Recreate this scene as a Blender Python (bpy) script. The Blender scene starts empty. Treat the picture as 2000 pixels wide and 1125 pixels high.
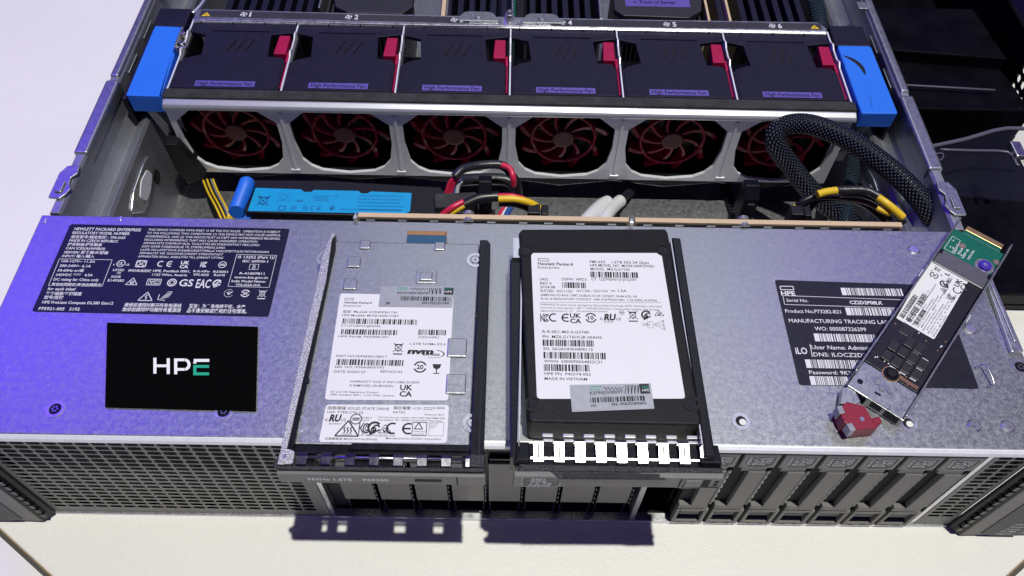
import bpy, bmesh, math, random
from mathutils import Vector, Matrix
random.seed(7)
S = 0.001                       # everything below is written in millimetres
sc = bpy.context.scene
COL = sc.collection
# ------------------------------------------------------------------ camera
CP = Vector((218.4967, -134.5949, 379.2718))
RT = Vector((0.99980838, 0.00927991, 0.01723645))
UP = Vector((-0.01756287, 0.81412175, 0.58042857))
FW = Vector((0.00864624, 0.58062006, -0.81412873))
FPX = 1575.42
cd = bpy.data.cameras.new('camera'); cam = bpy.data.objects.new('camera', cd); COL.objects.link(cam)
cam.matrix_world = Matrix(((RT.x, UP.x, -FW.x, CP.x*S), (RT.y, UP.y, -FW.y, CP.y*S), (RT.z, UP.z, -FW.z, CP.z*S), (0, 0, 0, 1)))
cd.sensor_width = 36; cd.lens = FPX/2000*36; cd.clip_start = 0.01; cd.clip_end = 100
sc.camera = cam
# ------------------------------------------------------------------ light
w = bpy.data.worlds.new('World'); sc.world = w; w.use_nodes = True
bg = w.node_tree.nodes['Background']; bg.inputs[0].default_value = (0.12, 0.06, 0.70, 1); bg.inputs[1].default_value = 0.14
def lamp(kind, name, loc, target, energy, color, **kw):
    l = bpy.data.lights.new(name, kind); l.energy = energy; l.color = color
    for k, v in kw.items(): setattr(l, k, v)
    o = bpy.data.objects.new(name, l); COL.objects.link(o)
    o.location = Vector(loc)*S
    o.rotation_euler = (Vector(target)-Vector(loc)).to_track_quat('-Z', 'Y').to_euler()
    return o
TC = (220, 100, 80)
lamp('SPOT', 'ceiling_spotlight', (615, -228, 3080), TC, 352, (1, .985, .89), shadow_soft_size=0.028, spot_size=math.radians(75), spot_blend=.2)
lamp('AREA', 'violet_light_panel', (-560, 560, 900), (60, 60, 86), 3.0, (.10, .02, 1), shape='RECTANGLE', size=.55, size_y=.45)
lamp('AREA', 'violet_light_bar', (820, 700, 950), (390, 100, 86), 0.38, (.16, .04, 1), shape='RECTANGLE', size=.22, size_y=.3)
lamp('AREA', 'hall_light', (420, 1500, 2100), TC, 6, (.86, .92, 1), shape='RECTANGLE', size=1.6, size_y=1.0)
lamp('AREA', 'front_fill', (220, -2400, 140), (220, 0, 60), 3.5, (1, .99, .92), shape='RECTANGLE', size=1.4, size_y=.12)  # added low fill that brightens the front faces, no such lamp seen
vs = sc.view_settings; vs.view_transform = 'Standard'; vs.look = 'None'; vs.exposure = 0; vs.gamma = 1; vs.use_curve_mapping = False
sc.cycles.max_bounces = 8
# ------------------------------------------------------------------ pixel -> place helpers
def ray(px, py): return FW*FPX + RT*(px-1000) + UP*(562.5-py)
def at(px, py, z): d = ray(px, py); return CP + d*((z-CP.z)/d.z)
def aty(px, py, y): d = ray(px, py); return CP + d*((y-CP.y)/d.y)
# ------------------------------------------------------------------ materials
M = {}
def mat(name, col, rough=.5, metal=0., noise=0., nscale=300., bump=0., bscale=900., spec=.5, coat=0., trans=0., alpha=1., voro=0., rvar=0., emit=0., big=14.):
    m = bpy.data.materials.new(name); m.use_nodes = True; nt = m.node_tree; N = nt.nodes; L = nt.links
    b = N['Principled BSDF']
    b.inputs['Roughness'].default_value = rough; b.inputs['Metallic'].default_value = metal
    b.inputs['Specular IOR Level'].default_value = spec; b.inputs['Coat Weight'].default_value = coat
    b.inputs['Transmission Weight'].default_value = trans; b.inputs['Alpha'].default_value = alpha
    c = (*col, 1); b.inputs['Base Color'].default_value = c
    if emit: b.inputs['Emission Color'].default_value = c; b.inputs['Emission Strength'].default_value = emit
    tc = N.new('ShaderNodeTexCoord')
    if noise or rvar:
        n = N.new('ShaderNodeTexNoise'); n.inputs['Scale'].default_value = nscale; n.inputs['Detail'].default_value = 5
        L.new(tc.outputs['Object'], n.inputs['Vector'])
        n2 = N.new('ShaderNodeTexNoise'); n2.inputs['Scale'].default_value = nscale/big; n2.inputs['Detail'].default_value = 3
        L.new(tc.outputs['Object'], n2.inputs['Vector'])
        ad = N.new('ShaderNodeMath'); ad.operation = 'ADD'; L.new(n.outputs['Fac'], ad.inputs[0]); L.new(n2.outputs['Fac'], ad.inputs[1])
        mr = N.new('ShaderNodeMapRange'); mr.inputs[1].default_value = .7; mr.inputs[2].default_value = 1.3
        mr.inputs[3].default_value = 1-noise; mr.inputs[4].default_value = 1+noise; L.new(ad.outputs[0], mr.inputs[0])
        if noise:
            mx = N.new('ShaderNodeVectorMath'); mx.operation = 'SCALE'; mx.inputs[0].default_value = col
            L.new(mr.outputs[0], mx.inputs['Scale']); L.new(mx.outputs[0], b.inputs['Base Color'])
        if rvar:
            m2 = N.new('ShaderNodeMapRange'); m2.inputs[1].default_value = .7; m2.inputs[2].default_value = 1.3
            m2.inputs[3].default_value = rough-rvar; m2.inputs[4].default_value = rough+rvar
            L.new(ad.outputs[0], m2.inputs[0]); L.new(m2.outputs[0], b.inputs['Roughness'])
    if bump:
        if voro:
            t = N.new('ShaderNodeTexVoronoi'); t.inputs['Scale'].default_value = bscale; o = t.outputs['Distance']
        else:
            t = N.new('ShaderNodeTexNoise'); t.inputs['Scale'].default_value = bscale; t.inputs['Detail'].default_value = 3; o = t.outputs['Fac']
        L.new(tc.outputs['Object'], t.inputs['Vector'])
        bp = N.new('ShaderNodeBump'); bp.inputs['Strength'].default_value = bump; bp.inputs['Distance'].default_value = .0004
        L.new(o, bp.inputs['Height']); L.new(bp.outputs[0], b.inputs['Normal'])
    M[name] = m; return m
mat('table_white', (.82, .81, .775), .38, noise=.03, nscale=400, bump=.35, bscale=1300, big=30)
mat('table_edge', (.34, .24, .13), .6, noise=.2)
mat('galv', (.42, .435, .45), .37, metal=.9, noise=.10, nscale=1100, rvar=.06, bump=.13, bscale=1400, big=2.5)
mat('galv_dull', (.36, .37, .40), .42, metal=.75, noise=.12, nscale=700, rvar=.06, bump=.1, bscale=1200)
mat('frame_metal', (.78, .80, .86), .42, metal=.25, noise=.06, nscale=600, bump=.05, big=3)
mat('lip_metal', (.46, .47, .51), .38, metal=.6, noise=.05, nscale=600, big=3)
mat('spring_dark', (.50, .50, .53), .16, metal=1, rvar=.04, nscale=300)
mat('latch_crimson', (.25, .005, .032), .42, noise=.15, nscale=500, bump=.3, bscale=1500)
mat('galv_bright', (.66, .67, .70), .30, metal=.9, noise=.08, nscale=600, big=3, rvar=.06, bump=.06, bscale=1200)
mat('chrome', (.68, .68, .70), .3, metal=1, rvar=.04, nscale=300)
mat('front_grey', (.165, .163, .15), .5, noise=.10, nscale=500, bump=.10, bscale=2500)
mat('vent_grey', (.20, .197, .182), .5, noise=.12, nscale=500, bump=.12, bscale=2500)
mat('black_plastic', (.010, .010, .014), .42, spec=.3, noise=.2, bump=.18, bscale=1800)
mat('black_gloss', (.008, .008, .012), .26, noise=.2, rvar=.05, spec=.3)
mat('tray_black', (.004, .004, .006), .30, noise=.4, nscale=60, rvar=.12, spec=.12)
mat('dark_void', (.003, .003, .006), .8)
mat('fan_cover', (.011, .010, .026), .5, spec=.25, noise=.25, nscale=200, bump=.25, bscale=2200)
mat('foam', (.034, .033, .034), .85, spec=.4, noise=.5, nscale=1500, bump=.8, bscale=1700)
mat('ssd_black', (.010, .010, .012), .42, spec=.22, noise=.2, nscale=1500, bump=.5, bscale=2600)
mat('cast_black', (.014, .014, .015), .30, bump=.9, bscale=2200)
mat('cast_silver', (.5, .5, .52), .4, metal=.8, bump=.9, bscale=2500)
mat('red_plastic', (.37, .006, .06), .38, noise=.08, bump=.12)
mat('rotor_red', (.32, .006, .03), .17, noise=.1)
mat('rotor_hub', (.13, .012, .022), .4, noise=.1, bump=.2)
mat('blue_plastic', (.017, .165, .78), .5, noise=.03, bump=.05)
mat('cyan_label', (0.0, .31, .62), .45, noise=.06, nscale=120)
mat('cyan_ink', (.0, .10, .30), .5)
mat('label_dark', (.012, .012, .034), .38, spec=.25, noise=.1, nscale=200, rvar=.05)
mat('ilo_dark', (.016, .016, .026), .38, spec=.3, noise=.1, nscale=200, rvar=.05)
mat('ink_white', (.72, .72, .76), .5)
mat('label_white', (.78, .78, .80), .42, noise=.02, nscale=100)
mat('cap_plate', (.045, .045, .043), .5)
mat('ear_grey', (.17, .168, .155), .5, noise=.1, nscale=500, bump=.1, bscale=2500)
mat('flap_rim', (.10, .10, .14), .35, spec=.6)
mat('seam_dark', (.07, .065, .055), .6)
mat('ink_black', (.012, .012, .014), .5)
mat('ink_grey', (.16, .16, .17), .5)
mat('sticker_silver', (.42, .43, .46), .35, metal=.5, noise=.1, nscale=400)
mat('sticker_violet', (.17, .13, .50), .35, metal=.4, noise=.08, nscale=400)
mat('overlay_black', (.0015, .0015, .0015), .9, spec=.05)
mat('overlay_white', (.85, .85, .85), .6)
mat('logo_green', (.0, .38, .22), .6)
mat('strip_dark', (.035, .034, .045), .45, noise=.2)
mat('yellow', (.78, .52, .02), .4, noise=.05)
mat('warn_yellow', (.75, .50, .02), .5)
mat('wire_red', (.62, .02, .07), .35)
mat('wire_black', (.012, .012, .014), .35)
mat('wire_dark_red', (.05, .008, .018), .4)
mat('wire_blue', (.02, .08, .30), .4)
mat('wire_white', (.70, .70, .72), .35)
mat('tape_black', (.02, .02, .024), .35, bump=.8, bscale=250)
mat('pcb_tan', (.62, .47, .30), .5, noise=.05, nscale=200)
mat('pcb_green', (.005, .13, .085), .35, noise=.15, nscale=400)
mat('pcb_black', (.012, .012, .013), .35, noise=.3, nscale=600, bump=.15)
mat('gold', (.55, .38, .16), .35, metal=.8, noise=.1)
mat('copper', (.62, .36, .18), .35, metal=.8)
mat('flex_orange', (.28, .12, .035), .4, noise=.1)
mat('flex_blue', (.02, .09, .17), .4)
mat('nvme_grey', (.10, .10, .12), .35, noise=.15, nscale=400)
mat('dimm_dark', (.010, .010, .024), .35, noise=.15)
mat('heatsink_dark', (.022, .022, .030), .5, noise=.1)
mat('clear_plastic', (.05, .05, .10), .10, alpha=.08, spec=.4)
mat('violet_screw', (.22, .14, .80), .25, metal=.8)
mat('chip', (.018, .018, .020), .4, bump=.1)
def sleeve(name, col, light, sc_=1.0):
    m = bpy.data.materials.new(name); m.use_nodes = True; nt = m.node_tree; N = nt.nodes; L = nt.links
    b = N['Principled BSDF']; b.inputs['Roughness'].default_value = .34; b.inputs['Specular IOR Level'].default_value = .3
    uv = N.new('ShaderNodeUVMap')
    def wave(rot):
        mp = N.new('ShaderNodeMapping'); mp.inputs['Rotation'].default_value = (0, 0, rot); L.new(uv.outputs[0], mp.inputs['Vector'])
        wv = N.new('ShaderNodeTexWave'); wv.inputs['Scale'].default_value = .20*sc_; wv.inputs['Distortion'].default_value = .6; wv.inputs['Detail Scale'].default_value = .3
        L.new(mp.outputs[0], wv.inputs['Vector']); return wv.outputs['Fac']
    mu = N.new('ShaderNodeMath'); mu.operation = 'MULTIPLY'; L.new(wave(.78), mu.inputs[0]); L.new(wave(-.78), mu.inputs[1])
    cr = N.new('ShaderNodeValToRGB'); cr.color_ramp.elements[0].position = .6; cr.color_ramp.elements[0].color = (*col, 1)
    cr.color_ramp.elements[1].position = .95; cr.color_ramp.elements[1].color = (*light, 1)
    L.new(mu.outputs[0], cr.inputs[0]); L.new(cr.outputs[0], b.inputs['Base Color'])
    bp = N.new('ShaderNodeBump'); bp.inputs['Strength'].default_value = 1; bp.inputs['Distance'].default_value = .0009
    L.new(mu.outputs[0], bp.inputs['Height']); L.new(bp.outputs[0], b.inputs['Normal'])
    M[name] = m
sleeve('sleeve_black', (.002, .002, .006), (.16, .20, .30), .9)
sleeve('sleeve_teal', (.006, .008, .014), (.10, .26, .36), 1.1)
sleeve('sleeve_yellow', (.010, .010, .010), (.62, .42, .10), 1.5)
# ------------------------------------------------------------------ objects
def thing(name, label, cat, loc=(0, 0, 0), group=None, rz=0):
    o = bpy.data.objects.new(name, None); o.empty_display_size = .01; COL.objects.link(o)
    o.location = Vector(loc)*S; o.rotation_euler = (0, 0, rz)
    o['label'] = label; o['category'] = cat
    if group: o['group'] = group
    return o
def tag(o, label, cat, group=None):
    o['label'] = label; o['category'] = cat
    if group: o['group'] = group
    return o
def origin_of(p):
    v = Vector((0, 0, 0))
    while p is not None: v += p.location; p = p.parent
    return v
def copy_tree(o, parent=None):
    c = o.copy(); COL.objects.link(c)
    if parent is not None: c.parent = parent
    for ch in list(o.children): copy_tree(ch, c)
    return c
class MB:
    def __init__(s, m=None): s.v = []; s.f = []; s.mi = []; s.uv = {}; s.m = m
    def add(s, vs, fs, mi=0, uvs=None):
        b = len(s.v)
        for v in vs:
            v = Vector(v); s.v.append(s.m @ v if s.m else v)
        for i, f in enumerate(fs):
            if uvs: s.uv[len(s.f)] = uvs[i]
            s.f.append([b+j for j in f]); s.mi.append(mi)
        return s
    def box(s, x0, y0, z0, x1, y1, z1, mi=0):
        x0, x1 = sorted((x0, x1)); y0, y1 = sorted((y0, y1)); z0, z1 = sorted((z0, z1))
        return s.add([(x0,y0,z0),(x1,y0,z0),(x1,y1,z0),(x0,y1,z0),(x0,y0,z1),(x1,y0,z1),(x1,y1,z1),(x0,y1,z1)],
              [(0,3,2,1),(4,5,6,7),(0,1,5,4),(1,2,6,5),(2,3,7,6),(3,0,4,7)], mi)
    def prism(s, pts, a0, a1, ax='z', mi=0):
        def P(p, a): return {'z': (p[0], p[1], a), 'y': (p[0], a, p[1]), 'x': (a, p[0], p[1])}[ax]
        ar = sum(pts[i][0]*pts[(i+1) % len(pts)][1]-pts[(i+1) % len(pts)][0]*pts[i][1] for i in range(len(pts)))
        if (ar < 0) != (ax == 'y'): pts = pts[::-1]
        n = len(pts); a0, a1 = sorted((a0, a1))
        return s.add([P(p, a0) for p in pts]+[P(p, a1) for p in pts], [tuple(range(n))[::-1], tuple(range(n, 2*n))]+[(i, (i+1) % n, n+(i+1) % n, n+i) for i in range(n)], mi)
    def cyl(s, c, r, h, ax='z', n=20, mi=0, r2=None):
        r2 = r if r2 is None else r2; c = Vector(c)
        def P(a, rr, t):
            x, y = rr*math.cos(a), rr*math.sin(a)
            return c+Vector({'z': (x, y, t), 'y': (x, t, -y), 'x': (t, x, y)}[ax])
        A = [2*math.pi*i/n for i in range(n)]
        return s.add([P(a, r, 0) for a in A]+[P(a, r2, h) for a in A], [tuple(range(n))[::-1], tuple(range(n, 2*n))]+[(i, (i+1) % n, n+(i+1) % n, n+i) for i in range(n)], mi)
    def ring(s, c, r0, r1, h, ax='z', n=28, mi=0):
        c = Vector(c); vs = []; fs = []
        for i in range(n):
            a = 2*math.pi*i/n
            for rr, t in ((r0, 0), (r1, 0), (r1, h), (r0, h)):
                x, y = rr*math.cos(a), rr*math.sin(a)
                vs.append(c+Vector({'z': (x, y, t), 'y': (x, t, y), 'x': (t, x, y)}[ax]))
        for i in range(n):
            j = (i+1) % n
            for k in range(4): fs.append((4*i+k, 4*j+k, 4*j+(k+1) % 4, 4*i+(k+1) % 4))
        return s.add(vs, fs, mi)
    def tube(s, pts, r, n=10, mi=0, sub=8, flat=1.0):
        pts = [Vector(p) for p in pts]; P = []
        for i in range(len(pts)-1):
            p0 = pts[max(i-1, 0)]; p1 = pts[i]; p2 = pts[i+1]; p3 = pts[min(i+2, len(pts)-1)]
            for k in range(sub):
                t = k/sub
                P.append(.5*((2*p1)+(p2-p0)*t+(2*p0-5*p1+4*p2-p3)*t*t+(3*p1-p0-3*p2+p3)*t**3))
        P.append(pts[-1])
        vs = []; fs = []; uvs = []; up = Vector((.13, .31, .94)); L = 0; Ls = []
        for i, p in enumerate(P):
            if i: L += (p-P[i-1]).length
            Ls.append(L)
            d = (P[min(i+1, len(P)-1)]-P[max(i-1, 0)]).normalized()
            a = (up-d*up.dot(d)).normalized(); b = d.cross(a); up = a
            rr = r[0]+(r[1]-r[0])*i/(len(P)-1) if isinstance(r, tuple) else r
            for k in range(n):
                t = 2*math.pi*k/n; vs.append(p+(a*math.cos(t)*flat+b*math.sin(t))*rr)
        R = r[0] if isinstance(r, tuple) else r
        C = max(1, round(2*math.pi*R/ (2*math.pi)))*2*math.pi
        for i in range(len(P)-1):
            for k in range(n):
                k2 = (k+1) % n
                fs.append((i*n+k, i*n+k2, (i+1)*n+k2, (i+1)*n+k))
                uvs.append(((k/n*C, Ls[i]), ((k+1)/n*C, Ls[i]), ((k+1)/n*C, Ls[i+1]), (k/n*C, Ls[i+1])))
        s.add(vs, fs, mi, uvs)
        b = len(s.v)-len(vs)
        s.f.append([b+k for k in range(n)][::-1]); s.mi.append(mi); s.f.append([b+(len(P)-1)*n+k for k in range(n)]); s.mi.append(mi)
        return s
    def hole_cell(s, x0, x1, z0, z1, cx, cz, hw, hh, shape, y0, y1, mi=0, ax='y', back=True):
        # a rectangle of sheet with one hole through it (inner outline given in normalised polar form)
        def P(a, b, t): return {'y': (a, t, b), 'z': (a, b, t), 'x': (t, a, b)}[ax]
        n = len(shape); inn = [(cx+u*hw, cz+v*hh) for u, v in shape]; out = []
        for u, v in shape:
            k = max(abs(u), abs(v)); a, b = u/k, v/k
            out.append(((x1 if a > 0 else x0) if abs(a) > .999 else cx+(a*(x1-cx) if a > 0 else a*(cx-x0)), (z1 if b > 0 else z0) if abs(b) > .999 else cz+(b*(z1-cz) if b > 0 else b*(cz-z0))))
        vs = [P(a, b, y0) for a, b in out]+[P(a, b, y0) for a, b in inn]+[P(a, b, y1) for a, b in inn]+[P(a, b, y1) for a, b in out]
        fs = []
        for i in range(n):
            j = (i+1) % n
            fs += [(i, j, n+j, n+i), (n+i, n+j, 2*n+j, 2*n+i)]
            if back: fs.append((3*n+j, 3*n+i, 2*n+i, 2*n+j))
        return s.add(vs, fs, mi)
    def build(s, name, mats, parent=None, bevel=0, smooth=False, seg=2):
        me = bpy.data.meshes.new(name); o = bpy.data.objects.new(name, me)
        off = origin_of(parent)
        if parent is None and s.v:
            lo = [min(v[i] for v in s.v) for i in range(3)]; hi = [max(v[i] for v in s.v) for i in range(3)]
            off = Vector(((lo[0]+hi[0])/2, (lo[1]+hi[1])/2, lo[2]))*S; o.location = off
        me.from_pydata([Vector(v)*S-off for v in s.v], [], s.f)
        if not isinstance(mats, (list, tuple)): mats = [mats]
        for m in mats: me.materials.append(M[m])
        me.polygons.foreach_set('material_index', s.mi)
        if s.uv:
            ul = me.uv_layers.new(name='UVMap')
            for fi, uvs in s.uv.items():
                for li, u in zip(me.polygons[fi].loop_indices, uvs): ul.data[li].uv = u
        if smooth:
            me.polygons.foreach_set('use_smooth', [len(f) <= 4 for f in s.f])
        me.update(); COL.objects.link(o)
        if parent is not None: o.parent = parent
        if bevel:
            bv = o.modifiers.new('bevel', 'BEVEL'); bv.width = bevel*S; bv.segments = seg; bv.limit_method = 'ANGLE'; bv.angle_limit = math.radians(40)
            bv.harden_normals = False
        return o
def build_each(mb, name, mats, parent, **kw):
    n = len(mb.v); par = list(range(n))
    def fd(a):
        while par[a] != a: par[a] = par[par[a]]; a = par[a]
        return a
    for f in mb.f:
        for j in f[1:]: par[fd(j)] = fd(f[0])
    g = {}
    for i, f in enumerate(mb.f): g.setdefault(fd(f[0]), []).append(i)
    for fs in g.values():
        k = MB(); ids = sorted({j for i in fs for j in mb.f[i]}); ix = {j: q for q, j in enumerate(ids)}
        k.v = [mb.v[j] for j in ids]; k.f = [[ix[j] for j in mb.f[i]] for i in fs]; k.mi = [mb.mi[i] for i in fs]
        for q, i in enumerate(fs):
            if i in mb.uv: k.uv[q] = mb.uv[i]
        k.build(name, mats, parent, **kw)
def rpoly(pts, r, n=4):
    out = []; N = len(pts)
    for i in range(N):
        p = Vector(pts[i][:2]); a = Vector(pts[i-1][:2])-p; b = Vector(pts[(i+1) % N][:2])-p
        a.normalize(); b.normalize()
        for k in range(n+1):
            t = k/n; q0 = p+a*r; q1 = p+b*r
            out.append(tuple((q0*(1-t)**2+p*2*t*(1-t)+q1*t*t)))
    return out
# ------------------------------------------------------------------ printing: words and marks drawn in the plane of a surface
_tc = {}
def glyphs(sx, bold=0.0):
    k = (sx, bold)
    if k not in _tc:
        c = bpy.data.curves.new('tmp', 'FONT'); c.body = sx; c.resolution_u = 2; c.offset = bold
        o = bpy.data.objects.new('tmp', c); me = o.to_mesh()
        vs = [(v.co.x, v.co.y) for v in me.vertices]; fs = [tuple(p.vertices) for p in me.polygons]
        o.to_mesh_clear(); bpy.data.objects.remove(o); bpy.data.curves.remove(c)
        _tc[k] = (vs, fs)
    return _tc[k]
_hv, _ = glyphs('H'); CAPH = max(v[1] for v in _hv)
class Pr:
    """2D drawing on a plane; coordinates given as photograph pixels (through a zoom) or plane mm"""
    def __init__(s, mb, O, U, V, zoom=(1, 0, 0), e=.12, bold=.012):
        s.mb = mb; s.O = Vector(O); s.U = Vector(U).normalized(); s.V = Vector(V).normalized(); s.N = s.U.cross(s.V)
        s.z = zoom; s.e = e; s.bold = bold
    def uv(s, x, y):
        f, ox, oy = s.z; d = ray(ox+x/f, oy+y/f); t = (s.O-CP).dot(s.N)/d.dot(s.N); p = CP+d*t-s.O
        return p.dot(s.U), p.dot(s.V)
    def P(s, u, v, e=None): return s.O+s.U*u+s.V*v+s.N*(s.e if e is None else e)
    def poly(s, uvs, mi=1, e=None): s.mb.add([s.P(u, v, e) for u, v in uvs], [tuple(range(len(uvs)))], mi)
    def text_uv(s, t, u, v, w, h, mi=1, bold=None, rot=0, shear=0):
        vs, fs = glyphs(t, s.bold if bold is None else bold)
        if not vs: return
        x0 = min(a for a, b in vs); x1 = max(a for a, b in vs); kx = w/(x1-x0) if w else h/CAPH; ky = h/CAPH
        c, n = math.cos(rot), math.sin(rot); out = []
        for a, b in vs:
            p, q = (a-x0)*kx, b*ky; p += q*shear; out.append(s.P(u+p*c-q*n, v+p*n+q*c))
        s.mb.add(out, fs, mi)
    def text(s, t, x0, y0, x1, h, mi=1, bold=None, shear=0):
        u0, v0 = s.uv(x0, y0); u1, _ = s.uv(x1, y0); _, v1 = s.uv(x0, y0-h)
        s.text_uv(t, u0, v0, u1-u0, v1-v0, mi, bold, 0, shear)
    def rect_uv(s, u0, v0, u1, v1, mi=1, e=None): s.poly([(u0, v0), (u1, v0), (u1, v1), (u0, v1)], mi, e)
    def rect(s, x0, y0, x1, y1, mi=1, e=None):
        u0, v0 = s.uv(x0, y1); u1, _ = s.uv(x1, y1); _, v1 = s.uv(x0, y0); s.rect_uv(u0, v0, u1, v1, mi, e)
    def line_uv(s, a, b, t, mi=1):
        a = Vector(a); b = Vector(b); d = (b-a).normalized(); n = Vector((-d.y, d.x))*t/2
        s.poly([tuple(a-n), tuple(b-n), tuple(b+n), tuple(a+n)], mi)
    def path_uv(s, pts, t, mi=1, close=True):
        n = len(pts)
        for i in range(n if close else n-1): s.line_uv(pts[i], pts[(i+1) % n], t, mi)
    def frame(s, x0, y0, x1, y1, t, mi=1):
        u0, v0 = s.uv(x0, y1); u1, _ = s.uv(x1, y1); _, v1 = s.uv(x0, y0)
        s.rect_uv(u0, v0, u1, v0+t, mi); s.rect_uv(u0, v1-t, u1, v1, mi); s.rect_uv(u0, v0+t, u0+t, v1-t, mi); s.rect_uv(u1-t, v0+t, u1, v1-t, mi)
    def bars(s, x0, y0, x1, y1, mi=1, n=None, rot=0):
        u0, v0 = s.uv(x0, y1); u1, _ = s.uv(x1, y1); _, v1 = s.uv(x0, y0); s.bars_uv(u0, v0, u1, v1, mi)
    def bars_uv(s, u0, v0, u1, v1, mi=1):
        u = u0; m = .26
        while u < u1:
            b = random.choice((m, m, 2*m, 3*m)); s.rect_uv(u, v0, min(u+b, u1), v1, mi); u += b+random.choice((m, m, 2*m))
    def arc(s, c, r, t, a0=0, a1=360, mi=1, n=20, sy=1):
        n = max(3, int(n*abs(a1-a0)/360)); A = [math.radians(a0+(a1-a0)*i/n) for i in range(n+1)]
        for i in range(n):
            q = []
            for a, rr in ((A[i], r-t), (A[i], r), (A[i+1], r), (A[i+1], r-t)): q.append((c[0]+rr*math.cos(a), c[1]+sy*rr*math.sin(a)))
            if a1 < a0: q = q[::-1]
            s.poly(q, mi)
    def disc(s, c, r, mi=1, n=16): s.poly([(c[0]+r*math.cos(2*math.pi*i/n), c[1]+r*math.sin(2*math.pi*i/n)) for i in range(n)], mi)
    # marks; each takes centre pixel and height in plane mm
    def ce(s, x, y, h, mi=1):
        u, v = s.uv(x, y); r = h/2; t = h*.15
        s.arc((u-.62*h, v), r, t, 60, 300, mi); s.arc((u+.62*h, v), r, t, 60, 300, mi); s.rect_uv(u+.62*h-r*.95, v-t/2, u+.62*h+r*.35, v+t/2, mi)
    def ukca(s, x, y, h, mi=1):
        u, v = s.uv(x, y); b = .03
        s.text_uv('UK', u-h*.5, v+h*.05, h, h*.45, mi, b); s.text_uv('CA', u-h*.5, v-h*.52, h, h*.45, mi, b)
    def weee(s, x, y, h, mi=1, bar=True):
        u, v = s.uv(x, y); t = h*.06
        s.path_uv([(u-.22*h, v-.3*h), (u+.22*h, v-.3*h), (u+.3*h, v+.28*h), (u-.3*h, v+.28*h)], t, mi); s.line_uv((u-.36*h, v+.34*h), (u+.36*h, v+.34*h), t*1.4, mi)
        s.line_uv((u-.45*h, v-.45*h), (u+.45*h, v+.48*h), t, mi); s.line_uv((u+.45*h, v-.45*h), (u-.45*h, v+.48*h), t, mi); s.arc((u, v-.32*h), .1*h, t, mi=mi, n=8)
        if bar: s.rect_uv(u-.42*h, v-.72*h, u+.42*h, v-.6*h, mi)
    def tri(s, x, y, h, mi=1, inner='check'):
        u, v = s.uv(x, y); t = h*.09
        s.path_uv([(u-.72*h, v-.45*h), (u+.72*h, v-.45*h), (u, v+.6*h)], t, mi)
        if inner == 'check': s.arc((u, v-.1*h), .27*h, t, 0, 360, mi, 10); s.path_uv([(u-.2*h, v-.08*h), (u-.03*h, v-.26*h), (u+.26*h, v+.12*h)], t, mi, False)
        elif inner == 'bolt': s.path_uv([(u+.06*h, v+.3*h), (u-.12*h, v-.05*h), (u+.1*h, v-.02*h), (u-.02*h, v-.33*h)], t*.9, mi, False)
        elif inner == 'heat':
            for k in (-.2, 0, .2): s.path_uv([(u+k*h, v-.24*h), (u+k*h+.07*h, v-.1*h), (u+k*h-.04*h, v+.02*h), (u+k*h+.05*h, v+.16*h)], t*.8, mi, False)
            s.rect_uv(u-.32*h, v-.34*h, u+.32*h, v-.30*h, mi)
    def num(s, x, y, h, n, mi=1):
        u, v = s.uv(x, y); s.arc((u, v), h/2, h*.12, 20, 165, mi); s.arc((u, v), h/2, h*.12, 200, 345, mi); s.text_uv(n, u-h*.25, v-h*.18, h*.5, h*.36, mi, .03)
    def minus(s, x, y, h, mi=1):
        u, v = s.uv(x, y); s.arc((u, v), h/2, h*.09, 0, 360, mi); s.rect_uv(u-h*.3, v+.03*h, u+h*.3, v+.13*h, mi); s.rect_uv(u-h*.3, v-.13*h, u+h*.3, v-.03*h, mi)
    def kc(s, x, y, h, mi=1):
        u, v = s.uv(x, y); s.text_uv('K', u-h*.4, v-h*.45, h*.45, h*.9, mi, 0); s.arc((u+h*.18, v), h*.30, h*.09, 50, 310, mi, sy=1.4); s.arc((u+h*.2, v), h*.14, h*.06, 50, 310, mi, sy=1.8)
    def ccc(s, x, y, h, mi=1):
        u, v = s.uv(x, y); s.arc((u, v), h*.5, h*.16, 40, 250, mi); s.arc((u+h*.14, v-h*.02), h*.28, h*.12, 20, 340, mi); s.arc((u-h*.05, v-h*.12), h*.2, h*.1, 0, 360, mi); s.line_uv((u-h*.3, v-h*.5), (u+.1*h, v-.3*h), h*.14, mi)
    def ru(s, x, y, h, mi=1):
        u, v = s.uv(x, y); s.text_uv('RU', u-h*.85, v-h*.5, h*1.6, h, mi, .05, 0, .18); s.text_uv('c', u-h*1.4, v-h*.5, h*.4, h*.6, mi); s.text_uv('US', u+h*.9, v-h*.5, h*.7, h*.45, mi)
    def ul(s, x, y, h, mi=1):
        u, v = s.uv(x, y); s.arc((u, v), h/2, h*.09, 0, 360, mi); s.text_uv('UL', u-h*.27, v-h*.22, h*.52, h*.44, mi, .02); s.text_uv('c', u-h*.85, v-h*.3, h*.2, h*.3, mi); s.text_uv('US', u+h*.6, v-h*.3, h*.4, h*.26, mi)
    def logo(s, x0, y0, x1, y1, mi=1):
        u0, v0 = s.uv(x0, y1); u1, _ = s.uv(x1, y1); _, v1 = s.uv(x0, y0); t = (v1-v0)*.22; s.path_uv([(u0, v0), (u1, v0), (u1, v1), (u0, v1)], t, mi)
X_, Y_, Z_ = (1, 0, 0), (0, 1, 0), (0, 0, 1)
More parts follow.
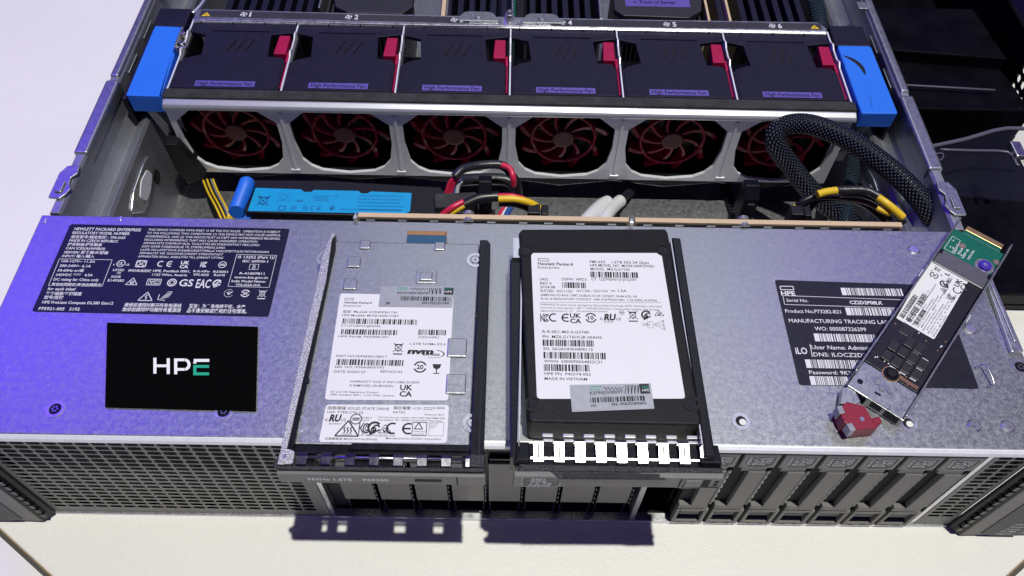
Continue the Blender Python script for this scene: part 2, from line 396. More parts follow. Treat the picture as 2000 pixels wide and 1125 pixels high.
# rounded slot and octagon outlines in normalised polar form
def superell(n, p): 
    out = []
    for i in range(n):
        a = 2*math.pi*i/n; c, q = math.cos(a), math.sin(a); r = (abs(c)**p+abs(q)**p)**(-1/p); out.append((c*r, q*r))
    return out
SLOT = [(c, q) for c, q in superell(16, 5)]
def octo(ch):
    out = []
    for sx, sy in ((1, 1), (-1, 1), (-1, -1), (1, -1)):
        seq = [(1, 0), (1, 1-ch), (1-ch/2, 1-ch/2), (1-ch, 1)] if sx*sy > 0 else [(0, 1), (1-ch, 1), (1-ch/2, 1-ch/2), (1, 1-ch)]
        out += [(sx*a, sy*b) for a, b in seq]
    return out
OCT = octo(.42)
OPEN = []
for (u_, v_) in octo(.40):
    if v_ < 0:
        a_ = math.atan2(v_, u_); c_, q_ = math.cos(a_), math.sin(a_); k_ = (abs(c_)**2.7+abs(q_)**2.7)**(-1/2.7); OPEN.append((c_*k_, q_*k_))
    else: OPEN.append((u_, v_))
# =================================================================== SETTING
t = MB(); # table: a board of white laminate with cut corners laid on a wider white table
bl = [(-1100, 1600), (1500, 1600), (1500, 60), (462, -14), (431, -34), (400, -60), (60, -60), (16, -31), (-18, -9), (-60, 22), (-1100, 500)]
t.prism([(-1100, 1600), (1500, 1600), (1500, 500), (700, 140), (497, 8), (468, -14), (436, -36), (380, -75), (80, -75), (19, -33), (-18, -8), (-60, 26), (-400, 330), (-1100, 700)], -18, 0)
tb = t.build('table', 'table_white', None, bevel=.8); tag(tb, 'white laminate display table top that the open server stands on', 'table')
t = MB(); t.box(-1600, -500, -40, 1900, 1900, -26)
lo = t.build('floor', 'table_white'); lo['kind'] = 'structure'
E1 = MB()
def edge(a, b, w_, z0, z1):
    a = Vector(a); b = Vector(b); d = (b-a).normalized(); n = Vector((d.y, -d.x))*w_
    E1.prism([tuple(a), tuple(b), tuple(b+n), tuple(a+n)], z0, z1)
edge((80.3, -75.5), (19, -33.6), 1.6, -18, -.6); edge((18.7, -33.4), (-18, -8.6), 1.6, -18, -.6); edge((-18.3, -8.4), (-60, 25.4), 1.6, -18, -.6)
edge((468, -14.7), (436.3, -36.6), 1.6, -18, -.6); edge((497, 7.4), (468.3, -14.5), 1.6, -18, -.6)
E1.build('edge_band', 'table_edge', tb)
E1 = MB()
for a_, b_ in (((79.4, -77.2), (18, -35.3)), ((17.6, -35.1), (-19, -10.4)), ((-19.3, -10.2), (-61, 23.6)), ((469, -16.5), (437.3, -38.4)), ((498, 5.6), (469.3, -16.3))): edge(a_, b_, 2.4, -18, -2.2)
build_each(E1, 'seam_strip', 'seam_dark', tb)
# =================================================================== SERVER
H = 86.5; D = 111.7
srv = thing('rack_server', 'open silver rack server with its lid off, lying on the white table', 'server', (220, 0, 0))
# floor pan, walls
mb = MB(); mb.box(1, 58, .6, 439, 520, 13.0); mb.box(1, 2.2, .6, 439, 58, 2.2); mb.build('chassis_floor', 'galv', srv, bevel=.2)
mb = MB()
for k in range(9): mb.box(60+k*38, 180, 13.0, 60.6+k*38, 262, 13.15)
mb.box(22, 120, 13.0, 26, 262, 13.5); mb.box(120, 121, 13.0, 350, 121.8, 13.8)
build_each(mb, 'floor_rib', 'galv_bright', srv)
def wall(side):
    mx = (lambda x: x) if side < 0 else (lambda x: 440-x)
    q = [(3, 1.6), (3, 86), (4.2, 86.9), (7.5, 86.9), (8.8, 85.5), (9.2, 71), (13, 64.5), (18, 69), (20.6, 70.6), (22, 68.5), (22, 1.6), (20.6, 1.6), (20.6, 67.5), (19.4, 67.6), (13.5, 62.4), (12, 62.4), (7.8, 70.4), (7.6, 84.5), (4.6, 84.5), (4.6, 1.6)]
    m1 = MB(); m1.prism([(mx(x), z) for x, z in q], D+1, 520, ax='y')
    o = m1.build('side_wall', 'galv_dull', srv, bevel=.3)
    m2 = MB()   # upper rail, hooks, tabs
    xs = sorted((mx(2.2), mx(9.6)))
    m2.box(xs[0], 151, 80, xs[1], 206, 88.1)
    xs = sorted((mx(3), mx(8))); m2.box(xs[0], 209, 84, xs[1], 300, 88.0); m2.box(xs[0], 302, 84, xs[1], 519, 88.4)
    m2.build('wall_rail', 'galv', srv, bevel=1.4, seg=3)
    m3 = MB(); a, b = mx(.2), mx(10)
    pts = [(.5, 121), (.5, 137), (3, 142), (8.8, 142.5), (9.4, 137), (7.2, 134), (7.8, 130), (9.4, 127), (8, 123), (6, 120.5)]
    m3.prism([(mx(x), y) for x, y in pts], 87.2, 88.4); m3.box(mx(2.5), 124, 88.4, mx(6), 131, 89.4)
    m3.build('lid_hook', 'galv', srv, bevel=.4)
    m3 = MB()   # embossed slot on inner wall
    xi = mx(22.05); xo = mx(23.2)
    m3.prism(rpoly([(139, 56), (150, 44.5), (158, 43.5), (179, 50), (178, 60), (168, 61.5), (150, 61)], 3), min(xi, xo), max(xi, xo), ax='x')
    m3.build('wall_emboss', 'galv_bright', srv, bevel=.6)
    m3 = MB(); m3.prism(rpoly([(152, 54), (156, 47), (164, 47), (172, 51), (170, 57), (160, 58.5)], 2), mx(23.2), mx(23.5), ax='x', mi=0)
    m3.cyl((mx(22.05), 177, 43.5), 4.0, .25*(1 if side < 0 else -1), 'x', mi=1); m3.build('wall_opening', ['ink_white', 'dark_void'], srv)
    m3 = MB()
    for y in (217, 247): m3.box(mx(9.4), y, 68, mx(10.3), y+16, 84)
    m3.box(mx(7), 283, 86, mx(13), 290, 87.6)
    build_each(m3, 'wall_tab', 'galv', srv, bevel=.5)
wall(-1); wall(1)
# drive cage cover (the deck)
mb = MB(); mb.box(0, 0, 85.2, 440, D, H); mb.box(0, 0, 70, 1, D, 85.2); mb.box(439, 0, 70, 440, D, 85.2)
mb.box(0, -.1, 84.2, 440, 1.0, 85.2)
deck = mb.build('drive_cage_cover', 'galv', srv, bevel=.6, seg=2)
mb = MB(); mb.prism([(1.2, H+.06), (-.2, H-.30), (-1.5, H-.95), (-2.2, H-2.0), (-2.2, H-2.5), (1.2, H-2.5)], .3, 439.7, ax='x'); fe = mb.build('folded_edge', 'frame_metal', srv, bevel=.35)
def zpt(px, py, z=H): p = at(px, py, z); return p.x, p.y
m2 = MB()
for px, py in ((1785, 488), (1895, 643), (1903, 831), (1968, 833)):
    x, y = zpt(px, py); m2.cyl((x, y, H), 3.0, .6, r2=2.1, n=24)
build_each(m2, 'dimple', 'galv_bright', deck, bevel=.15)
for px, py in ((108, 799), (437, 804), (1993, 717)):
    x, y = zpt(px, py); m2 = MB(); m2.ring((x, y, H), 2.5, 3.6, .35, mi=0); m2.cyl((x, y, H), 2.45, .25, r2=2.2, mi=1); m2.cyl((x, y, H+.25), 1.5, .05, mi=1, n=6)
    for k in range(6): a = k*math.pi/3; m2.box(x+1.0*math.cos(a)-.25, y+1.0*math.sin(a)-.25, H+.3, x+1.0*math.cos(a)+.25, y+1.0*math.sin(a)+.25, H+.42, 0)
    m2.build('screw', ['galv_bright', 'black_gloss'], deck)
for px, py in ((1447, 823), (1773, 827)):
    x, y = zpt(px, py); m2 = MB(); m2.ring((x, y, H), 2.2, 3.7, .35, mi=0); m2.cyl((x, y, H+.02), 2.2, .05, mi=1); m2.cyl((x+.7, y-.3, H+.07), 1.4, .02, mi=2); m2.build('hole', ['galv_bright', 'dark_void', 'table_white'], deck)
m2 = MB()   # locating marks pressed round the labels, and scratches
def ell(px, py, dx, dy):
    x, y = zpt(px, py); m2.box(x, y-.12, H, x+dx, y+.12, H+.08); m2.box(x-.12, y, H, x+.12, y+dy, H+.08)
for a in ((140, 434, 7, -4), (570, 445, -7, -4), (585, 447, 8, -6), (567, 512, 7, -5), (200, 619, 8, -5), (523, 624, -8, -6), (10, 730, 5, 4), (1510, 543, 7, -3), (600, 520, 0.2, -5)): ell(*a)
for px, py, px2, py2 in ((1500, 478, 1530, 486), (1545, 526, 1585, 538), (365, 840, 383, 828), (1430, 690, 1445, 700), (1530, 757, 1556, 759), (1490, 722, 1512, 728)):
    a = Vector(zpt(px, py)); b = Vector(zpt(px2, py2)); d = (b-a).normalized(); n = Vector((-d.y, d.x))*.13; m2.prism([tuple(a-n), tuple(b), tuple(a+n)], H, H+.05)
build_each(m2, 'surface_mark', 'galv_bright', deck)
m2 = MB(); m2.prism(rpoly([(435.6, 89), (438.6, 89), (439.2, 44), (433.8, 44), (434.2, 48)], 1), H, H+2.2); m2.prism([(436.2, 86), (437.6, 86), (438.2, 49), (436.4, 49)], H+2.2, H+2.9)
m2.build('cover_lip', 'galv_bright', deck, bevel=.5)
m2 = MB(); m2.tube([(417, 37, H+.5), (419.5, 37, H+3), (420.5, 33, H+3), (421, 28.5, H+2), (419, 28, H+.5)], .35, 8)
m2.build('wire_clip', 'chrome', deck, smooth=True)
m2 = MB()
for x, y in ((37, 110), (147.5, 112.2), (277.5, 112.2), (2.5, 108)): m2.prism([(x-1, y-1.2), (x+1.1, y-1.2), (x+.7, y+1.6), (x-.2, y+1.8)], 84, 89.5 if x > 100 else H+.4)
build_each(m2, 'cover_tab', 'galv_bright', deck, bevel=.3)
# --- regulatory label
def label_plate(name, poly, z, mats, parent, r=1.2, th=.14):
    m_ = MB(); m_.prism(rpoly(poly, r), z, z+th); return m_
mb = label_plate('l', [(15.2, 106.3), (117.4, 105.9), (116.6, 56.6), (14.6, 57.2)], H, None, None)
p = Pr(mb, (0, 0, H+.14), X_, Y_, (3.215, 0, 300), e=.06, bold=.016)
T = p.text
for a in (("HEWLETT PACKARD ENTERPRISE", 465, 481, 885, 17), ("REGULATORY MODEL NUMBER", 453, 505, 815, 16), ("规定型号/規定型號 : TPS-I035", 443, 530, 788, 14), ("MADE IN CZECH REPUBLIC", 433, 553, 742, 15),
          ("捷克制造/捷克製造", 422, 577, 640, 14), ("CAN ICES(A)/NMB(A)", 411, 601, 660, 15), ("SERVER/ 服务器/伺服器", 400, 626, 680, 14), ("INPUT/ 输入/輸入", 388, 650, 592, 14),
          ("100-127V~ 11.3A", 385, 682, 597, 14), ("200-240V~ 6.1A", 372, 711, 570, 15), ("50-60Hz or/或", 360, 740, 525, 15), ("240VDC", 348, 768, 448, 15), ("4.5A", 528, 770, 580, 15), ("DC rating for China only", 334, 797, 620, 16), ("直流中国限定/直流中國限定", 320, 829, 635, 15),
          ("for each inlet/", 297, 857, 475, 17), ("每个插座/每個插座", 285, 886, 512, 16), ("型号/型號", 274, 911, 395, 16), ("HPE ProLiant Compute DL380 Gen12", 262, 941, 712, 17), ("P75921-005   S192", 240, 982, 500, 18),
          ("LISTED", 708, 737, 778, 13), ("ITE", 733, 756, 757, 13), ("3G28", 695, 779, 756, 13), ("E149282", 675, 803, 778, 14),
          ("HPE, Postfach 0001,", 960, 743, 1195, 14), ("1122 Wien, Austria", 955, 766, 1175, 13), ("R-R-HPe-", 1213, 745, 1320, 13), ("TPS-I035", 1210, 767, 1310, 13), ("R33001", 1338, 748, 1430, 13), ("RoHS", 1342, 769, 1412, 13), ("待机电池回收", 803, 741, 950, 12),
          ("IS 13252 (Part 1)/", 1493, 657, 1727, 16), ("IEC 60950-1", 1522, 682, 1683, 14), ("R-41007811", 1503, 759, 1660, 14), ("www.bis.gov.in", 1470, 783, 1682, 14), ("India Model Name:", 1453, 807, 1668, 14), ("TPS-I035-IVA", 1477, 831, 1635, 13),
          ("GS", 1120, 832, 1208, 42), ("EAC", 1226, 842, 1316, 52), ("VCI", 935, 816, 1000, 18), ("警告：为避免电磁干扰，本产", 1185, 966, 1538, 18), ("品不應安裝或使用於住宅環境。", 1172, 996, 1550, 20),
          ("维修前请同时断开所有电源线", 778, 960, 1138, 19), ("維修前請同時斷開所有電源線", 765, 988, 1135, 19)): T(*a)
for i, (t_, x1) in enumerate((("THIS DEVICE COMPLIES WITH PART 15 OF THE FCC RULES.  OPERATION IS SUBJECT", 1762), ("TO THE FOLLOWING TWO CONDITIONS: (1) THIS DEVICE MAY NOT CAUSE HARMFUL", 1765), ("INTERFERENCE, AND (2) THIS DEVICE MUST ACCEPT ANY INTERFERENCE RECEIVED,", 1762),
        ("INCLUDING INTERFERENCE THAT MAY CAUSE UNDESIRED OPERATION", 1618), ("APPARATETS STIKPROP SKAL TILSLUTTES EN STIKKONTAKT MED JORD.", 1635), ("SOM GIVER FORBINDELSE TIL STIKPROPPENS JORD.", 1418),
        ("LAITE ON LIITETTÄVÄ SUOJAKOSKETTIMILLA VARUSTETTUUN PISTORASIAAN", 1690), ("APPARATET MÅ TILKOPLES JORDET STIKKONTAKT", 1402), ("APPARATEN SKALL ANSLUTAS TILL JORDAT UTTAG", 1402))):
    T(t_, 930-8.1*i, 484+21*i, x1, 12.5, bold=.006)
p.frame(350, 662, 672, 832, .16) if False else None
c0 = [p.uv(374, 661), p.uv(705, 667), p.uv(641, 834), p.uv(305, 829)]; p.path_uv(c0, .22)
p.path_uv([p.uv(1487, 633), p.uv(1738, 640), p.uv(1690, 841), p.uv(1432, 834)], .2)
u, v = p.uv(463, 757); p.rect_uv(u, v, u+3.2, v+.2); [p.rect_uv(u+k*1.15, v-.55, u+k*1.15+.85, v-.35) for k in range(3)]
p.ul(760, 690, 3.9)
u, v = p.uv(887, 692); p.path_uv([(u-2.1, v-1.7), (u+2.1, v-1.7), (u+2.1, v+1.7), (u-2.1, v+1.7)], .5); p.line_uv((u-1.2, v-1), (u+1.2, v+1), .5); p.line_uv((u+1.2, v-1), (u-1.2, v+1), .5)
for q in ((-1.1, 1), (1.1, 1), (1.1, -1), (-1.1, -1)): p.disc((u+q[0], v+q[1]), .5)
p.ce(1040, 693, 3.3); p.ukca(1160, 697, 3.9); p.kc(1280, 697, 3.6); p.minus(1397, 698, 3.7)
p.tri(830, 805, 3.6); u, v = p.uv(967, 807); p.path_uv([(u-3, v-1.6), (u+3, v-1.6), (u+3, v+1.6), (u-3, v+1.6)], .3); p.path_uv([(u-2.3, v-1.1), (u+2.3, v-1.1), (u+2.3, v+1.1), (u-2.3, v+1.1)], .18)
u, v = p.uv(1080, 810); p.arc((u, v), 2.1, .5); p.arc((u, v), 1.2, .35); p.ccc(1365, 815, 4.2)
p.tri(918, 900, 4.3, inner='bolt')
u, v = p.uv(1035, 897)
for k in range(4): p.line_uv((u-1.6+k*.5, v-1.2+.75*k), (u+1.9+k*.3, v-.2+.75*k), .28)
p.line_uv((u-2.6, v-1.8), (u-2.6, v+1), .3); p.line_uv((u-2.6, v-1.8), (u+.6, v-2.1), .3); p.line_uv((u+.5, v+2.3), (u+2.6, v+2.6), .25)
u, v = p.uv(1437, 877); p.arc((u, v), 2.1, .16, 60, 330); p.path_uv([(u-.8, v+.5), (u, v-.9), (u+1.5, v+1.1)], .4, close=False); p.line_uv((u, v-1), (u, v+1.2), .3)
p.num(1540, 878, 4.0, '50'); p.weee(1647, 880, 4.0)
u, v = p.uv(1595, 712); p.path_uv([(u-2, v-1.5), (u+2, v-1.5), (u+2, v+1.5), (u-2, v+1.5)], .2); p.arc((u, v+.5), .6, .3); p.arc((u, v-.5), .7, .3)
mb.build('regulatory_label', ['label_dark', 'ink_white'], deck)
# --- service label
mb = label_plate('l', [(340.2, 81.3), (405, 80.4), (415.6, 27.2), (340.9, 27.2)], H, None, None) if False else label_plate('l', [(340.3, 81.2), (415.4, 79.8), (415.4, 27.0), (340.8, 27.4)], H, None, None)
p = Pr(mb, (0, 0, H+.14), X_, Y_, (2.25, 1480, 400), e=.06, bold=.008); T = p.text
p.logo(101, 358, 158, 373)
for a in (("HPE", 104, 398, 166, 18, 1, .03), ("Serial No.", 127, 426, 222, 13), ("CZ2D2P08LK", 405, 436, 550, 14, 1, .03), ("Product No.P73282-B21", 122, 474, 366, 15), ("MANUFACTURING TRACKING LABEL", 138, 517, 600, 16), ("WO: 000087326299", 252, 552, 477, 16),
          ("iLO", 168, 655, 220, 27, 1, .02), ("User Name: Administrator", 238, 634, 572, 17), ("DNS: ILOCZ2D2P08LK", 246, 666, 566, 17), ("Password: 9KX4TWB2", 227, 744, 520, 16)): T(*a)
p.path_uv([p.uv(110, 399), p.uv(640, 418), p.uv(646, 455), p.uv(118, 438)], .25)
p.line_uv(p.uv(229, 612), p.uv(240, 669), .3)
for x0, y0, x1, y1 in ((372, 365, 640, 397), (392, 452, 610, 485), (253, 566, 520, 600), (215, 680, 480, 717), (235, 753, 480, 792)):
    u0, v0 = p.uv(x0, y1); u1, _ = p.uv(x1, y1); _, v1 = p.uv(x0, y0); p.rect_uv(u0, v0, u0+2.2, v1); p.bars_uv(u0+2.5, v0, u1, v1)
mb.build('service_label', ['ilo_dark', 'ink_white'], deck)
# --- backplane boards behind the deck
for x0, x1 in ((148.5, 276.5), (279.5, 406.5)):
    b = thing  # noqa
    mb = MB(); mb.box(x0, 112.8, 8, x1, 115.4, 88.2); o = mb.build('backplane_board', 'pcb_tan', srv, bevel=.15)
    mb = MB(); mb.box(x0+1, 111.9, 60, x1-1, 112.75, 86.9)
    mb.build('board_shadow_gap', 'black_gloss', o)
    mb = MB()
    for k in range(9): mb.box(x0+4+k*14+(k % 3), 111.75, 80, x0+8+k*14+(k % 3), 111.9, 87.4)
    mb.cyl((x0+52, 111.9, 85.6), 3, 1.6, 'y'); mb.cyl((x0+52, 115.4, 86.2), 3, 1.8, 'y')
    mb.build('board_fixing', 'galv_dull', o)
# --- front: divider posts, sill, dark cavity
mb = MB(); mb.box(2, 57, 2.4, 438, 57.9, 85); mb.box(1.5, 4, 2.4, 136, 5, 85); mb.box(140, 2.6, 80.6, 414, 4, 85.1); mb.box(417, 4, 2.4, 438.5, 5, 85); mb.box(130, 12, 83.0, 416, 57, 84.8); mb.box(130, 3, 2.4, 416, 57, 2.8); mb.build('cage_shade_liner', 'dark_void', srv)  # near-black sheets stand in for the shade inside bays and vents
mb = MB(); mb.box(132, -1.2, 0.1, 416, 12, 2.4); mb.box(6, -1.0, .1, 131.8, 2, 1.5); mb.box(416.2, -1.0, .1, 433, 2, 1.5); mb.build('front_sill', 'galv_bright', srv, bevel=.4)
for x0, x1, mt in ((137.2, 139.6, 'galv_bright'), (279.8, 282.4, 'galv_dull'), (414.3, 416.6, 'galv_bright')):
    mb = MB(); mb.box(x0, 0, 2.4, x1, 56, 83); mb.build('bay_divider', mt, srv, bevel=.4)
mb = MB(); mb.box(139.9, 4, 2.8, 146.5, 50, 83); mb.build('bay_spacer', 'black_plastic', srv, bevel=.4)
mb = MB()
for k in range(9):
    x = 146.9+16.36*k-.9
    if k: mb.box(x, 6, 2.8, x+.9, 50, 83)
for k in range(7): x = 298.4+16.36*k; mb.box(x-.8, 6, 2.8, x-.1, 50, 83)
build_each(mb, 'bay_rail', 'black_gloss', srv)
mb = MB()   # crumpled foil scrap of tape in the empty bay floor
# --- vent panels
def vent(x0, x1, cols, cx0, rows, name, px=6.5, pz=4.12, zt=80.5):
    mb = MB(); x = cx0; zb = zt-rows*pz
    for i in range(cols):
        for j in range(rows):
            cx = cx0+px*(i+.5); cz = zt-pz*(j+.5)
            mb.hole_cell(cx-px/2, cx+px/2, cz-pz/2, cz+pz/2, cx, cz, px/2-.48, pz/2-.48, SLOT, 0, .25)
    cx1 = cx0+px*cols
    mb.box(x0, 0, zb, cx0, 1.8, zt); mb.box(cx1, 0, zb, x1, 1.8, zt); mb.box(x0, 0, 1.6, x1, 1.8, zb); mb.box(x0, 0, zt, x1, 1.8, 81.8)
    return mb.build(name, 'vent_grey', srv)
vent(4, 137, 19, 8.5, 18, 'vent_panel'); vent(416.8, 433, 2, 418.2, 17, 'vent_panel')
# --- rack ears
for sd in (-1, 1):
    mx = (lambda x: 440-x) if sd < 0 else (lambda x: x)
    mb = MB(); mb.prism([(mx(433.2), 0), (mx(433.2), -1.5), (mx(437.2), -5.2), (mx(440), -5.2), (mx(440), 0)], 1.2, 84); o = mb.build('rack_ear', 'black_plastic', srv, bevel=.3)
    m2 = MB()
    for k in range(14): m2.box(mx(434.2), -4.6, 5+5.6*k, mx(436.6), -2.4, 8.8+5.6*k)
    m2.build('ear_rib', 'black_gloss', o)
    m2 = MB(); m2.prism([(mx(437.6), -5.3), (mx(470), -4.6), (mx(470), -1), (mx(437.6), -1)], 1.5, 86); s_ = m2.build('ear_face', 'ear_grey', o, bevel=.5)
    m3 = MB(); m3.prism([(mx(446), 4), (mx(452), 2.2), (mx(464), 2.2), (mx(464), 46), (mx(446), 46)], -5.5, -5.3+.2, ax='y')
    m3.build('ear_panel', 'cap_plate', s_, bevel=.2)
    if sd > 0:
        m3 = MB(); p = Pr(m3, (0, -5.5, 0), X_, Z_, e=.15)
        for i, t_ in enumerate(("HPE", "ProLiant", "Compute", "DL380", "Gen12")): p.text_uv(t_, 455-i*.6, 17-3.1*i, 7 if i != 0 else 4, 2.0, 0)
        m3.build('ear_text', 'ink_white', s_)
    m2 = MB(); m2.prism([(mx(442), -4.5), (mx(457), -4.5), (mx(457), -2), (mx(442), -2)], -.0+.05, 1.5); m2.build('ear_base_block', 'black_plastic', o)  # small dark block under the ear face
    if sd > 0: m2 = MB(); m2.cyl((454, -5.3, 52), 6, -3, 'y', n=24); m2.build('ear_latch', 'black_gloss', o, bevel=.4)
# =================================================================== FAN CAGE (lifts out with its blue handles)
FB = [34.9, 95.9, 157.3, 219.2, 280.7, 342.6, 404.4]
cage = thing('fan_cage', 'silver cage round the row of six fans, with blue handles at both ends', 'fan cage', (220, 230, 26))
mb = MB()
for i in range(6):
    x0, x1 = FB[i], FB[i+1]; cx = (x0+x1)/2
    mb.hole_cell(x0, x1, 32.6, 83, cx, 57.6, 27.2, 23.8, OPEN, 192, 194)
mb.build('front_frame', 'frame_metal', cage)
mb = MB()
for i in range(1, 6): mb.box(FB[i]-.9, 191.5, 37, FB[i]+.9, 192.0, 79)
for i in range(1, 6): mb.box(FB[i]-2.6, 191.2, 35.5, FB[i]+2.6, 192, 36.6)
build_each(mb, 'frame_rib', 'frame_metal', cage, bevel=.3)
mb = MB(); mb.prism([(190.6, 80.8), (190.6, 82.6), (191.8, 83.9), (194.2, 85.0), (195.4, 85.1), (195.4, 80.8)], FB[0]-.5, FB[6]+1, ax='x'); mb.build('front_lip', 'lip_metal', cage, bevel=.7, seg=3)
mb = MB(); mb.box(FB[0]-.8, 195.4, 79, FB[6]+1.3, 202.3, 86.2); mb.build('foam_strip', 'foam', cage, bevel=.8)
mb = MB()
pts_b = [(FB[0]+6, 31), (70, 26.5), (FB[1], 30), (130, 26), (FB[2], 29), (190, 24.5), (FB[3], 29), (250, 24), (FB[4], 29), (312, 24.5), (FB[5], 29), (372, 25), (FB[6]-6, 30)]
mb.prism(pts_b+[(FB[6]-6, 33), (FB[0]+6, 33)], 194.2, 198, ax='y'); mb.build('lower_flange', 'black_gloss', cage, bevel=.6)  # black finish puts the shade beneath the frame into its colour
for i in range(7):
    mb = MB(); x = FB[i]
    mb.prism([(202.4, 30), (202.4, 85.2), (231, 85.2), (234, 87), (238, 85.4), (246, 85.4), (250, 86.8), (254, 85.2), (263.5, 85.2), (263.5, 30)], x-.45, x+.45, ax='x')
    mb.build('partition', 'frame_metal', cage, bevel=.15)
mb = MB(); mb.prism(rpoly([(at(a, b, 86.8).x, at(a, b, 86.8).y) for a, b in ((384, 17), (840, 29.5), (1200, 37), (1597, 43), (1615, 56), (1615, 62), (1200, 54.5), (840, 49), (377, 38))], 1.0), 84.5, 86.8)
e0 = at(377, 37, 86.8); e1 = at(1615, 62, 86.8)
mb.add([(e0.x, e0.y+.3, 86.75), (e1.x, e1.y+.3, 86.75), (e1.x, e1.y-1.3, 85.7), (e0.x, e0.y-1.3, 85.7), (e0.x, e0.y+.3, 84.5), (e1.x, e1.y+.3, 84.5), (e1.x, e1.y-1.3, 84.5), (e0.x, e0.y-1.3, 84.5)], [(0, 3, 2, 1), (4, 5, 6, 7), (0, 1, 5, 4), (1, 2, 6, 5), (2, 3, 7, 6), (3, 0, 4, 7)])
top = mb.build('label_rail', 'galv_bright', cage, bevel=.4)
mb = MB()
for k in range(20):
    x = 40+k*18.4; yy = e0.y+(e1.y-e0.y)*(x-e0.x)/(e1.x-e0.x); mb.box(x, yy-2, 84.8, x+.5, yy-.9, 86.2)
build_each(mb, 'rail_notch', 'dark_void', top)
def strip_px(pts, z): return [(at(a, b, z).x, at(a, b, z).y) for a, b in pts]
mb = MB(); mb.prism(strip_px([(393, 20), (917, 34), (917, 45.5), (389, 32)], 86.9), 86.8, 86.95); mb.prism(strip_px([(1078, 46), (1603, 47+12), (1606, 48+9), (1078, 57)], 86.9), 86.8, 86.95) if False else mb.prism(strip_px([(1076, 37.5), (1602, 46), (1606, 58), (1076, 50)], 86.9), 86.8, 86.95)
def fan_mark(pr, px, py, n):
    u, v = pr.uv(px, py)
    for k in range(4):
        a = k*math.pi/2+.5; pr.disc((u+1.15*math.cos(a), v+1.15*math.sin(a)), 1.0, 1, 10)
    for k in range(4):
        a = k*math.pi/2+1.0; pr.disc((u+1.35*math.cos(a), v+1.35*math.sin(a)), .65, 1, 8)
    pr.text_uv(n, u+3.4, v-2.0, .9 if n == '1' else 2.3, 4.0, 1, .02)
p = Pr(mb, (0, 0, 86.95), X_, Y_, e=.06)
for n, (px, py) in enumerate(((476, 28), (681, 33.2), (887, 38.8), (1098, 44), (1302, 47.5), (1508, 50.5)), 1): fan_mark(p, px, py, str(n))
for px, py in ((403, 28), (1591, 53)):
    u, v = p.uv(px, py); p.poly([(u-2.6, v-1.6), (u+2.6, v-1.6), (u, v+1.9)], 2); p.poly([(u-.3, v-1.0), (u+.5, v-1.0), (u+.2, v+.8)], 3, .1)
mb.build('number_strip', ['strip_dark', 'ink_white', 'warn_yellow', 'ink_black'], top)
for px, py in ((934, 36), (1058, 40)):
    x, y = zpt(px, py, 86.9); m2 = MB(); m2.prism(rpoly([(x-13, y-3.4), (x+13, y-3.4), (x+8, y+5.5), (x-8, y+5.5)], 2.5), 86.8, 87.8); m2.cyl((x, y+1, 87.8), 2.2, .7, n=20); m2.build('bracket_foot', 'galv', top, bevel=.3)
x, y = zpt(995, 34, 88); m2 = MB(); m2.cyl((x, y, 86.6), 3.1, 4.5, n=20, r2=2.6); m2.cyl((x, y, 91.1), 2.0, 1.6, n=16, r2=1.4); m2.build('guide_pin', 'chrome', top, bevel=.3)
# foam at left, cage legs
mb = MB(); mb.prism([(29, 40), (29, 60), (36, 60), (44, 34), (33, 28)], 186, 200, ax='y'); mb.build('foam_block', 'ssd_black', cage, bevel=.5)
# handles
def zp(l, z): return [tuple(zpt(a, b, z)) for a, b in l]
mb = MB(); mb.prism(rpoly([(15.6, 253.8), (31.4, 253.2), (31.2, 231), (32.8, 229.5), (34.2, 195.6), (33, 194.6), (15.8, 194.9)], 1.0), 76, 86.8)
mb.build('blue_handle', 'blue_plastic', cage, bevel=.8, seg=3)
mb = MB(); hp = []
mb.prism(rpoly([(406.4, 248.5), (425.6, 248.5), (426.2, 192.2), (406.6, 191.8)], 1.6), 77, 87.2)
hr = mb.build('blue_handle', 'blue_plastic', cage, bevel=.8, seg=3)
m2 = MB(); m2.ring((405.5, 234, 87.15), 11.2, 13.2, .12)
for sx_ in (1,):
    m3 = MB(); n = 14; vo = []; vi = []
    for k in range(n+1):
        a = math.radians(-22+k*(100)/n); tt = 2.6*math.sin(math.pi*min(1, max(0.02, k/n)))**.5
        vo.append((404.8+12.2*math.cos(a), 227.5+12.2*math.sin(a))); vi.append((404.8+(12.2-tt)*math.cos(a), 227.5+(12.2-tt)*math.sin(a)))
    m3.prism(vo+vi[::-1], 87.2, 87.26); m3.build('finger_groove', 'dark_void', hr)
m2 = MB(); m2.prism([(413, 196), (413.4, 196), (414.4, 205), (414, 205)], 87.2, 87.27); m2.build('handle_mark', 'cyan_ink', hr)
for x0, x1, y0, y1 in ((13.5, 32, 255, 271.5), (406, 426, 249.5, 268)):
    mb = MB(); mb.box(x0, y0, 60, x1, y1, 86.2); mb.box(x0-1.2, 195, 60, x0+1.2 if x0 < 100 else x0, y0, 84.5) if x0 < 100 else mb.box(x1-.2, 195, 60, x1+1.8, y0, 84.5)
    mb.build('handle_base', 'fan_cover', cage, bevel=.6)
for mxx in (23, 417):
    mb = MB(); sg = 1 if mxx < 100 else -1
    mb.prism([(mxx, 76), (mxx+5*sg, 76), (mxx+12*sg, 48), (mxx+7*sg, 48)], 195, 197, ax='y'); mb.build('latch_arm', 'galv_dull', cage, bevel=.3)
mb = MB(); mb.box(31.5, 234, 78, 32.4, 252, 88.4); mb.box(32.4, 236, 80, 37, 238, 86); mb.cyl((34, 240, 80), 1.6, 7, n=12); mb.cyl((33.5, 247, 82), 1.2, 6, n=12); mb.box(33, 240, 82, 35, 248, 84.4)
mb.build('latch_spring', 'chrome', cage, bevel=.3)
